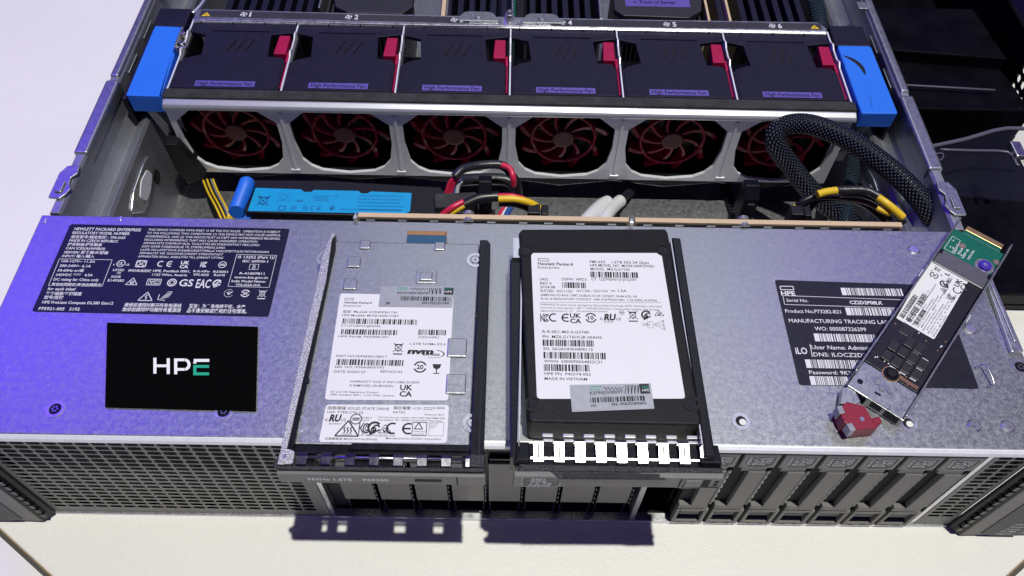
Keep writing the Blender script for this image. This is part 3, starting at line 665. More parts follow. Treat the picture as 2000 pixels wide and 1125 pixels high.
# =================================================================== FANS
FG = 'fan modules in the cage'
ords = ['first from the left, beside the left blue handle', 'second from the left, under number 2', 'third from the left, under number 3', 'fourth from the left, under number 4', 'fifth from the left, under number 5', 'sixth, beside the right blue handle']
def make_fan():
    w_ = 60.2; r = thing('fan_module', '', 'fan', (0, 0, 0), FG)
    mb = MB(); h = w_/2
    mb.prism([(-h, 203), (h-1.6, 203), (h-1.6, 226), (h-3.4, 230.6), (h-12, 231.5), (h-13.5, 250.5), (h-.2, 253), (h-.2, 263.4), (-h, 263.4), (-h, 252.5), (-h+9.5, 249.5), (-h+11, 232), (-h+4, 229.5), (-h, 226)], 82.6, 84.9)
    c = mb.build('cover', 'fan_cover', r, bevel=.35)
    mb = MB(); mb.prism([(-h+1.0, 203.8), (h-2.6, 203.8), (h-2.6, 225), (h-6, 229), (-h+5.5, 229), (-h+1.0, 225)], 84.9, 85.4); c2 = mb.build('raised_panel', 'fan_cover', c, bevel=.3)
    mb = MB(); mb.box(-h+12.5, 252.8, 84.9, h-15, 253.4, 85.5)
    for k in range(3): x = -5+5*k; mb.prism([(x-.7, 236), (x-.1, 236), (x+3.5, 246), (x+2.9, 246)], 84.9, 85.5)
    build_each(mb, 'rib', 'fan_cover', c)
    mb = MB()
    for k in range(3): x = -5+5*k; mb.prism([(x-2.2, 236), (x-.8, 236), (x+2.8, 246), (x+1.4, 246)] if True else [], 84.9, 84.95)
    mb.build('slit', 'dark_void', c)
    mb = MB(); mb.box(-16.5, 205.2, 85.4, 15.7, 209.6, 85.5); p = Pr(mb, (0, 0, 85.5), X_, Y_, e=.05)
    p.text_uv('High Performance Fan', -15.2, 206.1, 29.5, 2.6, 1); mb.build('sticker', ['sticker_violet', 'label_dark'], c)
    mb = MB(); mb.box(-h+.2, 203, 32, -h+1.2, 262, 82.5); mb.box(h-1.2, 203, 32, h-.2, 262, 82.5); mb.box(-h+1.2, 225, 32, h-1.2, 227, 82.5); mb.box(-h+1.2, 198.6, 31, h-1.2, 225, 32); mb.box(-h+1.2, 203, 80.5, h-1.2, 225, 82.5)
    mb.box(-h+1.2, 227.1, 60, h-1.2, 262, 62)
    mb.build('housing', 'black_gloss', r)
    # latch
    mb = MB(); mb.prism([(h-8.8, 232.4), (h-1.9, 232.4), (h-1.9, 248.4), (h-8.0, 248.4)], 76, 86.2); mb.box(h-1.9, 227.5, 72, h-.3, 236, 84.6); mb.box(h-1.4, 206, 70, h-.5, 227.6, 84.2) ; mb.build('latch', 'red_plastic', r, bevel=.7, seg=3)
    # rotor: hub, ring, curved blades
    yc = 199.5; zc = 57.6
    mb = MB(); mb.cyl((0, yc-1.2, zc), 6.2, 5, 'y', n=28); rt = mb.build('hub', 'rotor_hub', r, bevel=.8, seg=3)
    mb = MB(); vs = []; ring = [(17.8*math.cos(2*math.pi*k/36), yc, zc+17.8*math.sin(2*math.pi*k/36)) for k in range(37)]
    mb.tube(ring, .95, 8, sub=2); 
    for k in range(9):
        a0 = 2*math.pi*k/9+.2; pts = []
        for j in range(8):
            rr = 5.5+j*2.8; a = a0-.075*j*(1+.06*j)
            pts.append((rr*math.cos(a), yc+.4*j*.5, zc+rr*math.sin(a)))
        n_ = len(mb.v)
        for j in range(7):
            p0, p1 = Vector(pts[j]), Vector(pts[j+1]); t0 = .5+.12*j; t1 = .5+.12*(j+1)
            d = Vector((-(p1-p0).z, 0, (p1-p0).x)).normalized()
            dp = Vector((0, 5.5, 0))+d*(-1.6)
            mb.add([p0-d*t0, p0+d*t0, p1+d*t1, p1-d*t1, p0-d*t0+dp, p0+d*t0+dp, p1+d*t1+dp, p1-d*t1+dp], [(0, 3, 2, 1), (4, 5, 6, 7), (0, 1, 5, 4), (1, 2, 6, 5), (2, 3, 7, 6), (3, 0, 4, 7)])
    mb.build('impeller', 'rotor_red', r, smooth=False)
    mb = MB(); mb.ring((0, yc+8, zc), 9, 24, .6, 'y', n=32); mb.ring((0, yc+12, zc), 4, 12, .6, 'y', n=32); mb.build('stator', 'black_gloss', r)
    return r
fan0 = make_fan()
for i in range(6):
    r = fan0 if i == 0 else copy_tree(fan0)
    r.location = Vector(((FB[i]+FB[i+1])/2, 0, 0))*S
    for ch in r.children:
        if ch.name.startswith('impeller'):
            a_ = .31*i*(1+.2*i); R_m = Matrix.Rotation(a_, 3, 'Y'); pc = Vector((0, 199.5, 57.6))*S; ch.rotation_euler = R_m.to_euler(); ch.location = pc-R_m @ pc
    r['label'] = 'black fan with red latch, ' + ords[i]
# =================================================================== BEHIND THE FANS
mb = MB(); mb.box(24, 281, 3, 416, 515, 5); mb.build('motherboard', 'pcb_black', srv)
def dimm_bank(px_list, desc, group):
    n = len(px_list)
    for i, px in enumerate(px_list):
        a = at(px, 10, 74); x = a.x
        r = thing('memory_module', 'dark memory module, %s from the left in the %s' % (('first', 'second', 'third', 'fourth', 'fifth', 'sixth', 'seventh', 'eighth')[i], desc), 'memory module', (x, 400, 5), group)
        mb = MB(); mb.box(x-1.9, 284, 36, x+1.9, 425, 74); mb.box(x-1.4, 284, 5, x+1.4, 425, 35.9); mb.build('heat_spreader', 'dimm_dark', r, bevel=.5)
        mb = MB(); mb.box(x-2.5, 281, 5, x+2.5, 283.8, 70); build_each(mb, 'slot_latch', 'black_plastic', r, bevel=.3)
dimm_bank([448, 471, 494, 517, 540, 563, 585, 606], 'leftmost bank', 'memory modules of the left bank')
dimm_bank([877, 900, 922, 943, 964, 985], 'bank left of the green board', 'memory modules left of the middle')
dimm_bank([1040, 1062, 1083, 1104, 1126, 1147], 'bank right of the green board', 'memory modules right of the middle')
dimm_bank([1404, 1447, 1469, 1492, 1515, 1537, 1559], 'rightmost bank', 'memory modules of the right bank')
for nm, l, lab in (('heat_sink', [(640, -60), (655, 12), (680, 24), (785, 27), (806, 12), (815, -60)], 'dark octagonal processor heat sink cover behind fan 2'), ('heat_sink', [(1196, -60), (1200, 18), (1218, 30), (1345, 35), (1370, 20), (1372, -60)], 'dark processor heat sink cover with a violet sticker behind fans 4 and 5')):
    cx, cy = zpt(sum(a for a, b in l)/6, 0, 80); r = thing(nm, lab, 'heat sink', (cx, cy, 6), 'processor heat sinks')
    mb = MB(); mb.prism(zp(l, 80), 76, 80); c = mb.build('cover', 'heatsink_dark', r, bevel=.6)
    mb = MB(); x0 = min(q[0] for q in zp(l, 80)); x1 = max(q[0] for q in zp(l, 80)); y0 = min(q[1] for q in zp(l, 80))
    for k in range(int((x1-x0-6)/3)): mb.box(x0+4+3*k, y0+2, 8, x0+5+3*k, y0+60, 75.8)
    mb.build('fin', 'heatsink_dark', r)
    if cx > 220:
        mb = MB(); p = Pr(mb, (0, 0, 80), X_, Y_, e=.1); u0, v0 = p.uv(1222, 12); u1, v1 = p.uv(1345, -4); p.rect_uv(u0, v0, u1, v1+3, 0); p.e = .2; p.text('Front of Server', 1250, 7, 1320, 6, 1); u, v = p.uv(1240, 5); p.poly([(u-1, v+.8), (u, v-.9), (u+1, v+.8)], 1)
        mb.build('sticker', ['sticker_violet', 'label_dark'], c)
def bar(px0, px1, z, m_, lab, cat, name, y1=430):
    a = at(px0, 30, z).x; b = at(px1, 30, z).x; mb = MB(); mb.box(a, 281, 5, b, y1, z); return tag(mb.build(name, m_, None, bevel=.3), lab, cat)
bar(861, 869, 78, 'pcb_tan', 'tan socket bracket beside the left memory bank behind fan 3', 'bracket', 'socket_bracket')
bar(870, 874, 76, 'galv', 'grey metal strip against the tan bracket behind fan 3', 'metal strip', 'metal_strip')
bar(999, 1003, 80, 'galv_bright', 'thin silver divider beside the green board behind fan 3', 'divider', 'metal_divider')
bar(1003.5, 1006.5, 78, 'pcb_green', 'green riser board standing on edge behind fan 4', 'circuit board', 'riser_board')
bar(1007, 1024, 70, 'black_plastic', 'black connector block to the right of the green riser board', 'connector', 'connector_block')
bar(1171, 1177, 78, 'galv', 'silver bracket strip left of the right heat sink', 'bracket', 'metal_bracket')
bar(1381, 1386, 78, 'pcb_tan', 'tan socket bracket right of the right heat sink', 'bracket', 'socket_bracket')
bar(1422, 1427, 78, 'pcb_tan', 'tan socket bracket between the two rightmost memory groups', 'bracket', 'socket_bracket')
bar(617, 621, 82, 'galv', 'silver bracket strip left of the left heat sink', 'bracket', 'metal_bracket')
mb = MB(); x = at(1595, 20, 70).x; mb.tube([(x, 280, 60), (x, 300, 70), (x-1, 340, 72), (x-2, 420, 66)], 5, 14); tag(mb.build('braided_cable', 'sleeve_teal', None, smooth=True), 'teal and black braided cable running back behind fan 6', 'cable')
mb = MB(); a = at(397, 2, 84); b = at(385, 22, 84); mb.tube([(b.x-2, b.y-3, 84), (a.x+1, a.y+3, 84), (a.x+5, a.y+60, 84)], 1.6, 10); tag(mb.build('metal_rod', 'galv_bright', None, smooth=True), 'silver rod running back from the left end of the fan number strip', 'rod')
# =================================================================== INSIDE THE DRIVE-SIDE GAP
def P3(px, py, z): return tuple(at(px, py, z))
# battery pack
r = thing('battery_pack', 'black battery pack with a cyan label and a blue cap, behind the silver cover', 'battery', tuple(at(640, 400, 60)))
z0 = 66
def quad(l, z): return [tuple(zpt(a, b, z)) for a, b in l]
mb = MB(); mb.prism(quad([(478, 345+6), (600, 352), (635, 352), (800, 362), (860, 365), (865, 372), (925, 378), (925, 412), (800, 424), (478, 414)], z0), 46, z0); body = mb.build('body', 'black_plastic', r, bevel=.5)
mb = MB(); mb.prism(rpoly(quad([(499, 367), (588, 370), (594, 375), (608, 375), (613, 371), (700, 373), (706, 378), (718, 378), (724, 374), (804, 377), (801, 412), (792, 418), (484, 412)], z0+.2), .3), z0+.05, z0+.25)
p = Pr(mb, (0, 0, z0+.25), X_, Y_, (3.308, 400, 300), e=.06); T = p.text
p.weee(378, 305, 7.4, bar=False); 
u, v = p.uv(512, 283); p.path_uv([(u-3, v-2.4), (u+3, v-2.4), (u+3, v+2.4), (u-3, v+2.4)], .2); p.arc((u, v), 1.8, .3)
p.ru(612, 305, 1.5); p.minus(575, 352, 2.8); p.num(650, 354, 2.8, '10'); p.ce(720, 354, 2.8); p.ccc(825, 352, 3.0); u, v = p.uv(498, 352); p.path_uv([(u-1.6, v-1.4), (u+1.6, v-1.4), (u+1.6, v+1.4), (u-1.6, v+1.4)], .5)
for i in range(5):
    T('WARNING RECHARGEABLE LI-ION BATTERY PACK', 985, 276+i*22, 1285-12*(i % 3), 8, 1)
    T('CAUTION REPLACE WITH SAME', 700, 276+i*10, 800+60*(i == 0), 6, 1) if i < 4 else None
T('HEWLETT PACKARD ENTERPRISE', 870, 365, 1270, 9)
mb.build('label', ['cyan_label', 'cyan_ink'], body)
mb = MB(); a = Vector(at(481, 362, 70)); b = Vector(at(463, 408, 66)); mb.tube([a+Vector((0, 2, 0)), a, (a+b)/2, b, b-Vector((0, 2, 0))], 3.9, 20, sub=4); mb.box(b.x-1, b.y-4, 44, b.x+6, b.y+16, 62)
mb.build('cap', 'blue_plastic', r, bevel=0, smooth=True)
mb = MB(); mb.prism(quad([(848, 378), (930, 374), (934, 402), (850, 405)], 70), 60, 70); mb.build('connector_cover', 'foam', body, bevel=.6)
# cables
def cable(name, lab, cat, paths, group=None):
    mats = []; mb = MB()
    for pts, rr, mt in paths:
        if mt not in mats: mats.append(mt)
        mb.tube([P3(*q) for q in pts], rr, 12, mats.index(mt), sub=8)
    return tag(mb.build(name, mats, None, smooth=True), lab, cat, group)
cable('braided_cable', 'thick black braided cable looping up in front of the sixth fan', 'cable', [([(1668, 440, 40), (1625, 408, 48), (1583, 372, 56), (1545, 325, 64), (1514, 278, 74), (1528, 248, 80), (1580, 243, 84), (1655, 272, 84), (1728, 322, 82), (1788, 378, 78), (1826, 436, 70), (1840, 500, 55)], 5.6, 'sleeve_black')])
cable('braided_cable', 'teal flecked braided cable rising behind the yellow wires', 'cable', [([(1668, 300, 52), (1664, 340, 52), (1656, 380, 50), (1650, 430, 48), (1650, 460, 44)], 3.8, 'sleeve_teal'), ([(1690, 325, 34), (1692, 380, 34), (1700, 440, 34)], 4.5, 'sleeve_black')])
cable('braided_cable', 'narrow black braided cable beside the right clip connector', 'cable', [([(1415, 350, 14), (1424, 385, 14), (1440, 440, 14)], 3.2, 'sleeve_black')])
cable('braided_cable', 'yellow and black braided cable at the left, left of the blue battery cap', 'cable', [([(396+d_, 350, 31-k_), (406+d_, 375, 33-k_), (422+d_, 405, 35-k_), (438+d_, 440, 33-k_)], .62, m_) for k_, (d_, m_) in enumerate(((0, 'yellow'), (4, 'wire_black'), (8, 'yellow'), (12, 'wire_black'), (16, 'sticker_silver'), (20, 'yellow')))])
cable('yellow_wire', 'single yellow wire below the blue battery cap', 'cable', [([(470, 375, 40), (456, 395, 48), (448, 418, 50), (446, 440, 46)], 1.1, 'yellow')])
cable('wire_bundle', 'bundle of black and dark red wires with yellow ends arching behind the right tan board', 'cable',
  [([(1552, 412, 74), (1562, 398, 80), (1583, 386, 83), (1620, 376, 85), (1668, 370, 86)], 1.7, 'wire_black'), ([(1596, 380, 88), (1612, 375, 88.4), (1634, 372, 88.6)], 1.9, 'yellow'),
   ([(1634, 372, 86), (1690, 372, 87), (1722, 388, 86)], 2.2, 'tape_black'), ([(1640, 378, 84), (1690, 382, 84), (1730, 402, 82), (1765, 436, 76)], 1.7, 'wire_black'),
   ([(1715, 386, 88), (1735, 400, 87.6), (1764, 425, 84)], 1.9, 'yellow'), ([(1712, 406, 84.5), (1724, 412, 84), (1738, 418, 83)], 1.3, 'yellow'), ([(1562, 412, 72), (1590, 388, 78), (1640, 386, 80), (1700, 398, 79), (1740, 430, 74)], 1.4, 'wire_dark_red'),
   ([(1578, 414, 72), (1600, 392, 76), (1650, 390, 78), (1690, 402, 76), (1728, 432, 72)], 1.4, 'wire_black'), ([(1550, 411, 76.5), (1556, 404, 79)], 1.7, 'yellow')])
cable('wire_bundle', 'taped wire bundle with pink and red ends looping in front of the third fan', 'cable',
  [([(872, 378, 66), (880, 356, 72), (893, 343, 76)], 1.3, 'wire_red'), ([(880, 378, 66), (886, 360, 71), (896, 348, 75)], 1.2, 'wire_red'), ([(886, 378, 66), (891, 362, 70), (899, 352, 74)], 1.0, 'wire_blue'), ([(892, 379, 66), (895, 364, 70), (900, 354, 73)], 1.1, 'wire_white'),
   ([(888, 346, 76), (905, 330, 78), (940, 323, 80), (975, 322, 80), (992, 330, 78)], 2.4, 'tape_black'), ([(980, 322, 81.5), (996, 330, 81), (1002, 346, 79), (1003, 362, 74)], 1.6, 'wire_red'),
   ([(900, 352, 60), (940, 350, 62), (990, 352, 62), (1010, 372, 58), (1000, 395, 54)], 3.2, 'tape_black'), ([(990, 332, 78), (1010, 355, 72), (1012, 380, 64)], 2.0, 'wire_black')])
cable('wire_bundle', 'red and yellow wires over black ones, plugged in behind the left tan board', 'cable',
  [([(862, 421, 80), (882, 406, 84), (905, 394, 85)], 1.5, 'wire_red'), ([(872, 424, 79), (890, 411, 82), (906, 402, 83)], 1.4, 'yellow'), ([(900, 404, 80), (935, 388, 82), (975, 384, 82)], 2.6, 'wire_black'),
   ([(973, 383, 86), (1000, 383, 86.5), (1024, 389, 85)], 1.4, 'wire_red'), ([(973, 389, 86), (1005, 389, 86), (1035, 396, 84), (1055, 408, 80)], 1.8, 'yellow'), ([(975, 396, 82), (1010, 398, 82), (1040, 410, 78)], 2.0, 'wire_black'),
   ([(992, 405, 60), (985, 415, 60), (978, 430, 60)], 1.0, 'wire_white'), ([(985, 405, 60), (978, 415, 60), (970, 430, 60)], 1.0, 'wire_red'), ([(1000, 402, 60), (992, 414, 60), (985, 430, 60)], 1.6, 'wire_blue')])
r = thing('white_cable', 'pair of thick white cable ends with a black braided tip on the chassis floor', 'cable', tuple(at(1180, 410, 30)))
mb = MB(); mb.tube([P3(1130, 450, 34), P3(1148, 428, 34), P3(1172, 404, 30), P3(1188, 395, 28)], 4.2, 14); mb.tube([P3(1175, 446, 34), P3(1185, 420, 32), P3(1200, 402, 28), P3(1212, 392, 26)], 3.8, 14); mb.build('sheath', 'wire_white', r, smooth=True)
mb = MB(); mb.tube([P3(1208, 396, 27), P3(1222, 382, 24), P3(1234, 372, 18)], 2.6, 12); mb.build('braided_tip', 'sleeve_black', r, smooth=True)
def clip(px, py, w_, lab, zt=88, zb=50):
    r = thing('clip_connector', lab, 'connector', P3(px, py, zb), 'tall black clip connectors')
    a = at(px, py-35, zt); x = a.x; y = a.y
    mb = MB(); mb.prism([(y+1, zt), (y-4, zt+1), (y-9, zt-4), (y-12, zb), (y+1, zb)], x-w_/2, x+w_/2, ax='x'); mb.box(x-w_/2-1.5, y-14, zb-2, x+w_/2+1.5, y, zb+14); mb.box(x+w_/2-1.5, y-11, zb+14, x+w_/2+.4, y-7, zb+22)
    mb.build('housing', 'black_gloss', r, bevel=.5)
    mb = MB(); mb.box(x-w_/2+1.3, y-13, zb+1, x+w_/2-1, y-12.2, zb+8); mb.box(x-w_/4, y-10.6, zt-12, x+w_/4, y-9.2, zt-6); mb.build('locking_tab', 'black_plastic', r, bevel=.3)
clip(948, 380, 6.5, 'tall black clip connector standing in the middle of the wires behind the left tan board')
clip(1467, 388, 7.5, 'tall black clip connector standing left of the yellow wires behind the right tan board')
def plug(px, py, lab, z=84):
    a = at(px, py, z); mb = MB(); mb.box(a.x-3, a.y-2, z-16, a.x+3, a.y+4, z); mb.box(a.x+3.6, a.y-2, z-16, a.x+7, a.y+4, z-.6); tag(mb.build('wire_plug', 'black_plastic', None, bevel=.4), lab, 'connector', 'black wire plugs')
plug(1043, 410, 'black wire plug at the end of the yellow and red wires'); plug(1558, 413, 'black wire plug at the left foot of the arching yellow wires')
# =================================================================== DRIVES IN THE FRONT
def bezel_front(mb, O, A, B, Nn):
    """front of a small drive carrier: A runs from its label end to its latch end (75), B across (15.2), Nn out of the face"""
    O = Vector(O); A = Vector(A); B = Vector(B); Nn = Vector(Nn)
    def q(a, b, n): return O+A*a+B*b+Nn*n
    def bx(m_, a0, a1, b0, b1, n0, n1, mi=0):
        vs = [q(a, b, n) for n in (n0, n1) for a, b in ((a0, b0), (a1, b0), (a1, b1), (a0, b1))]
        fs = [(0,3,2,1),(4,5,6,7),(0,1,5,4),(1,2,6,5),(2,3,7,6),(3,0,4,7)]
        if A.cross(B).dot(Nn) < 0: fs = [f[::-1] for f in fs]
        m_.add(vs, fs, mi)
    return q, bx
def make_carrier(parent, O, A, B, Nn, lying=False):
    q, bx = bezel_front(None, O, A, B, Nn)
    mb = MB(); bx(mb, 0, 79, .3, 15.0, -6, -2.6); o1 = mb.build('bezel', 'dark_void', parent, bevel=.2)  # near-black backing, shade of the lever channel put into the colour
    mb = MB(); bx(mb, 0, 13, .3, 15.0, -2.6, 0); bx(mb, 13, 17, 2.2, 12.6, -2.6, -.3); bx(mb, 17, 56, 5.6, 13.0, -2.6, .3); bx(mb, 56, 60.5, .4, 13.4, -2.6, 0); bx(mb, 17, 56, 13.7, 15.0, -2.6, -.4)
    mb.build('release_lever', 'front_grey', parent, bevel=.35)
    mb = MB(); bx(mb, 61.2, 79, .4, 2.0, -2.6, .2); bx(mb, 61.2, 79, 13.2, 15.0, -2.6, .2); bx(mb, 61.2, 63, 2, 13.2, -2.6, .2); bx(mb, 76, 79, 2, 13.2, -2.6, .2)
    fr = mb.build('latch_frame', 'front_grey', parent, bevel=.3)
    mb = MB(); bx(mb, 63.6, 67.4, 3.0, 12.2, -2.6, -1.0); bx(mb, 68.2, 69.2, 3.0, 12.2, -2.6, -1.1); bx(mb, 69.8, 70.8, 3.0, 12.2, -2.6, -1.2); mb.build('latch_button', 'vent_grey', fr, bevel=.2)
    mb = MB(); bx(mb, 77.2, 77.9, 3.2, 5.6, .2, .26); bx(mb, 77.2, 77.9, 9, 11.4, .2, .26)
    build_each(mb, 'vent_slot', 'dark_void', fr)
    mb = MB()
    for k in range(7): bx(mb, 19+5.4*k, 21.6+5.4*k, 15.15, 15.6, -1.6, -1.0)
    build_each(mb, 'light_dash', 'ink_white', parent)
    mb = MB(); pts = [(1.6, 1.6), (9.5, 1.6), (12.2, 4.2), (12.2, 11.6), (9.5, 13.8), (1.6, 13.8)]
    pr = Pr(mb, q(0, 0, 0), A, B, e=.05)
    if pr.N.dot(Vector(Nn)) < 0: pass
    pr.N = Vector(Nn)
    pr.poly(pts, 1, .02)
    pr.path_uv(pts, .18, 0)
    for i, (t_, b) in enumerate((("SSD", 10.6), ("SAS", 7.9), ("1.6TB", 5.0), ("PA9747", 2.4))): pr.text_uv(t_, 2.8, b, 7.2 if i else 5.5, 1.7, 0, .01)
    pr.line_uv((2.5, 10.1), (10.5, 10.1), .18, 0); pr.line_uv((2.5, 7.3), (10.5, 7.3), .18, 0)
    mb.build('capacity_label', ['ink_white', 'cap_plate'], parent)
DG = 'small drives in the right front bay'
dn = ['first right of the empty slot', 'second right of the empty slot', 'third right of the empty slot', 'fourth and middle one of the seven', 'third from the right vent panel', 'second from the right vent panel', 'nearest the right vent panel']
d0 = thing('drive_carrier', '', 'drive', (298.9, 0, 3), DG)
make_carrier(d0, (298.9, -1.4, 81.2), (0, 0, -1), (1, 0, 0), (0, -1, 0))
mb = MB(); mb.box(299.4, 5, 4, 313.6, 50, 81); mb.build('drive_body', 'black_plastic', d0)
for i in range(7):
    r = d0 if i == 0 else copy_tree(d0)
    r.location = Vector((298.9+16.36*i, 0, 3))*S; r['label'] = 'grey upright drive carrier, ' + dn[i]
BG = 'blank covers in the middle front bay'
bn = ['first from the left vent panel', 'second from the left', 'third from the left', 'fourth from the left', 'fifth from the left', 'sixth from the left', 'second from the empty slot', 'nearest the empty slot']
b0 = thing('bay_blank', '', 'blank cover', (147, 0, 3), BG)
mb = MB(); mb.box(147.4, 0.2, 22, 161.6, 1.6, 64); mb.prism([(.2, 22), (1.6, 22), (8, 16), (7, 16)], 147.4, 161.6, ax='x'); mb.build('cover_plate', 'front_grey', b0, bevel=.3)
mb = MB(); mb.box(147.4, 3, 64.2, 161.6, 4, 81); mb.box(147.8, 1.2, 64.4, 161.2, 2.6, 67); mb.box(147.4, 9, 3, 161.6, 10, 16); mb.box(147.4, 2, 3, 148.2, 9, 22); mb.box(160.9, 2, 3, 161.6, 9, 22); build_each(mb, 'pull_recess', 'black_gloss', b0)
mb = MB()
for k in range(12): mb.box(162.1, -.1, 22+5*k, 162.5, .3, 24.6+5*k)
build_each(mb, 'light_dash', 'ink_grey', b0)
for i in range(8):
    r = b0 if i == 0 else copy_tree(b0)
    r.location = Vector((147+16.36*i, 0, 3))*S; r['label'] = 'plain grey blank cover in the middle front bay, ' + bn[i]
# =================================================================== SILVER DRIVE ON THE COVER (left)
Z0 = H+.05
e3 = thing('slim_drive', 'slim silver drive with two white labels, lying left of the thick black drive', 'drive', (173, 40, Z0))
mb = MB(); mb.prism([(139.5, -5.6), (206.0, -5.6), (206.6, 93.0), (141.5, 93.0), (140.0, 80)], Z0+.4, 94.0)
pl = mb.build('metal_case', 'galv', e3, bevel=.5)
mb = MB()
def q3(px, py, z=94.0, f=2.446, ox=500, oy=440): return tuple(zpt(ox+px/f, oy+py/f, z))
for cx, cy, s_ in ((522, 95, 2.4), (468, 178, 2.9), (450, 283, 2.9), (878, 103, 2.3)):
    x, y = q3(cx, cy); mb.prism(rpoly([(x-s_, y-s_), (x+s_, y-s_), (x+s_, y+s_), (x-s_, y+s_)], .8), 94.0, 94.8)
x, y = q3(815, 245); mb.prism(rpoly([(x-4.6, y-3.8), (x+4.4, y-3.8), (x+4.4, y+3.8), (x-4.6, y+3.8)], 1), 94, 94.5); mb.prism(rpoly([(x-2.9, y-2.6), (x+2.6, y-2.6), (x+2.6, y+1.8), (x-2.9, y+1.8)], .6), 94.5, 95.2)
for x_, y_ in (q3(965, 588), q3(960, 762)): mb.prism(rpoly([(x_-4.4, y_-4.4), (x_+3.6, y_-4.4), (x_+3.6, y_+4.4), (x_-4.4, y_+4.4)], .6), 94, 95.0)
build_each(mb, 'pressed_pad', 'galv', pl, bevel=.4)
for cx, cy in ((332, 160), (1048, 168), (195, 950), (1033, 946)):
    x, y = q3(cx, cy); mb = MB(); mb.ring((x, y, 94), 2.6, 3.9, .35, n=28); mb.cyl((x, y, 94.0), 1.9, .5, n=20, r2=1.6); mb.box(x-.9, y-.2, 94.5, x+.9, y+.2, 94.6, 1); mb.box(x-.2, y-.9, 94.5, x+.2, y+.9, 94.61, 1); mb.build('screw', ['galv_bright', 'ink_grey'], pl)
mb = MB()
for j in range(20):
    for i in range(18):
        x = 146+i*3.2; y = -3+j*4.6
        if y > 58 or x > 201: mb.box(x-.14, y-.14, 94.0, x+.14, y+.14, 94.05)
mb.build('dot_pattern', 'galv_bright', pl)
ZZ = (2.446, 500, 440)
def lbl(l, z, f, ox, oy, r=1.5, th=.12):
    m_ = MB(); m_.prism(rpoly([zpt(ox+a/f, oy+b/f, z) for a, b in l], r), z, z+th); return m_
mb = lbl([(403, 326), (944, 338), (918, 838), (328, 834)], 94.05, *ZZ, r=1.4)
p = Pr(mb, (0, 0, 94.17), X_, Y_, ZZ, e=.05, bold=.004); T = p.text
p.logo(425, 348, 465, 357)
for a in (("Hewlett Packard", 422, 373, 553, 9, 1, .02), ("Enterprise", 418, 388, 502, 9, 1, 0), ("型號  Model#: KCD8XPJE1T60", 415, 417, 675, 9), ("HPE Model#: MV001600LYCBT", 412, 434, 683, 9), ("CT:UYCBT010JKK09L", 405, 484, 597, 9), ("HPE Part#: P65908-001", 393, 535, 633, 9), ("DSFW:HPK2", 776, 539, 875, 9),
          ("1.6TB NVMe E3.S", 736, 571, 905, 10), ("EXPRESS", 797, 622, 878, 9, 1, .03), ("PART NO.SDF4585CAB01T", 383, 629, 628, 10), ("SER. NO.1FS0A0850Y93", 375, 681, 610, 10), ("DATE 20250127", 371, 704, 524, 11), ("REV.NO.A3", 594, 704, 698, 11),
          ("WARRANTY VOID IF ANY LABEL/SCREW", 447, 751, 782, 10), ("IS REMOVED OR BROKEN", 446, 770, 655, 10), ("EU and UK Regulatory Contact:", 357, 799, 587, 8), ("HPE, Postfach 0001, 1122 Wien, Austria", 355, 813, 660, 8)): T(*a)
T("nvm", 722, 613, 846, 24, 1, .06, .2)
u, v = p.uv(872, 611); p.arc((u-2, v-.4), 4.6, .55, -35, 75, 1, sy=.42); p.arc((u-2, v-.4), 4.6, .35, -120, -35, 1, sy=.42)
for b in ((412, 445, 768, 470), (405, 496, 673, 521), (775, 498, 907, 524), (383, 639, 705, 667)): p.bars(*b)
p.weee(680, 585, 4.6); p.num(784, 677, 5.4, '20'); u, v = p.uv(863, 683); p.poly([(u-1.8, v+1.8), (u-1.3, v), (u, v-.6), (u+1.3, v), (u+1.8, v+1.8)][::-1] if False else [(u-1.3, v+.1), (u, v-.6), (u+1.3, v+.1), (u+1.8, v+1.9), (u-1.8, v+1.9)], 1); p.rect_uv(u-.2, v-2.3, u+.2, v-.5); p.rect_uv(u-1.2, v-2.6, u+1.2, v-2.2)
p.ukca(717, 790, 5.0)
mb.build('main_label', ['label_white', 'ink_black'], pl)
mb = lbl([(335, 857), (922, 859), (912, 1041), (300, 1036)], 94.05, *ZZ, r=1.4)
p = Pr(mb, (0, 0, 94.17), X_, Y_, ZZ, e=.05, bold=.004); T = p.text
for a in (("固態硬碟 SOLID STATE DRIVE", 342, 879, 636, 12), ("額定電壓 +12V", 657, 879, 790, 12), ("3.00A", 845, 878, 902, 11), ("HW TYPE:C76-22", 340, 898, 512, 11), ("RATED", 655, 898, 714, 10), ("E319571", 350, 952, 407, 8), ("D38817", 505, 923, 555, 7), ("RoHS", 508, 934, 540, 6),
          ("KIOXIA Europe GmbH CAN ICES-3(B)/NMB-3(B)", 585, 921, 902, 7), ("Hansaallee 181, 40549 Duesseldorf Germany", 585, 933, 890, 7), ("Factory ID:T", 806, 908, 902, 7), ("R-R-TMZ-KCD81PJE1ST3", 487, 1007, 663, 8), ("日韓賓製造 MADE IN PHILIPPINES", 330, 1024, 580, 9), ("Manufactured by KIOXIA Corporation", 620, 1022, 885, 9), ("TÜVRheinland", 748, 988, 806, 6), ("CERTIFIED", 752, 1000, 802, 5)): T(*a)
u, v = p.uv(800, 875); p.rect_uv(u, v+.2, u+3.6, v+.4); [p.rect_uv(u+k*1.3, v-.5, u+k*1.3+.9, v-.25) for k in range(3)]
p.ru(378, 921, 2.7); p.tri(437, 975, 6.2, inner='heat'); p.minus(478, 926, 4.6); p.kc(517, 970, 5.2); p.ccc(566, 968, 5.6); p.tri(617, 975, 3.4); p.ce(690, 971, 5.0)
for x0, x1 in ((742, 814), (824, 895)): p.frame(x0, 940, x1, 1006, .3 if x0 < 800 else .12)
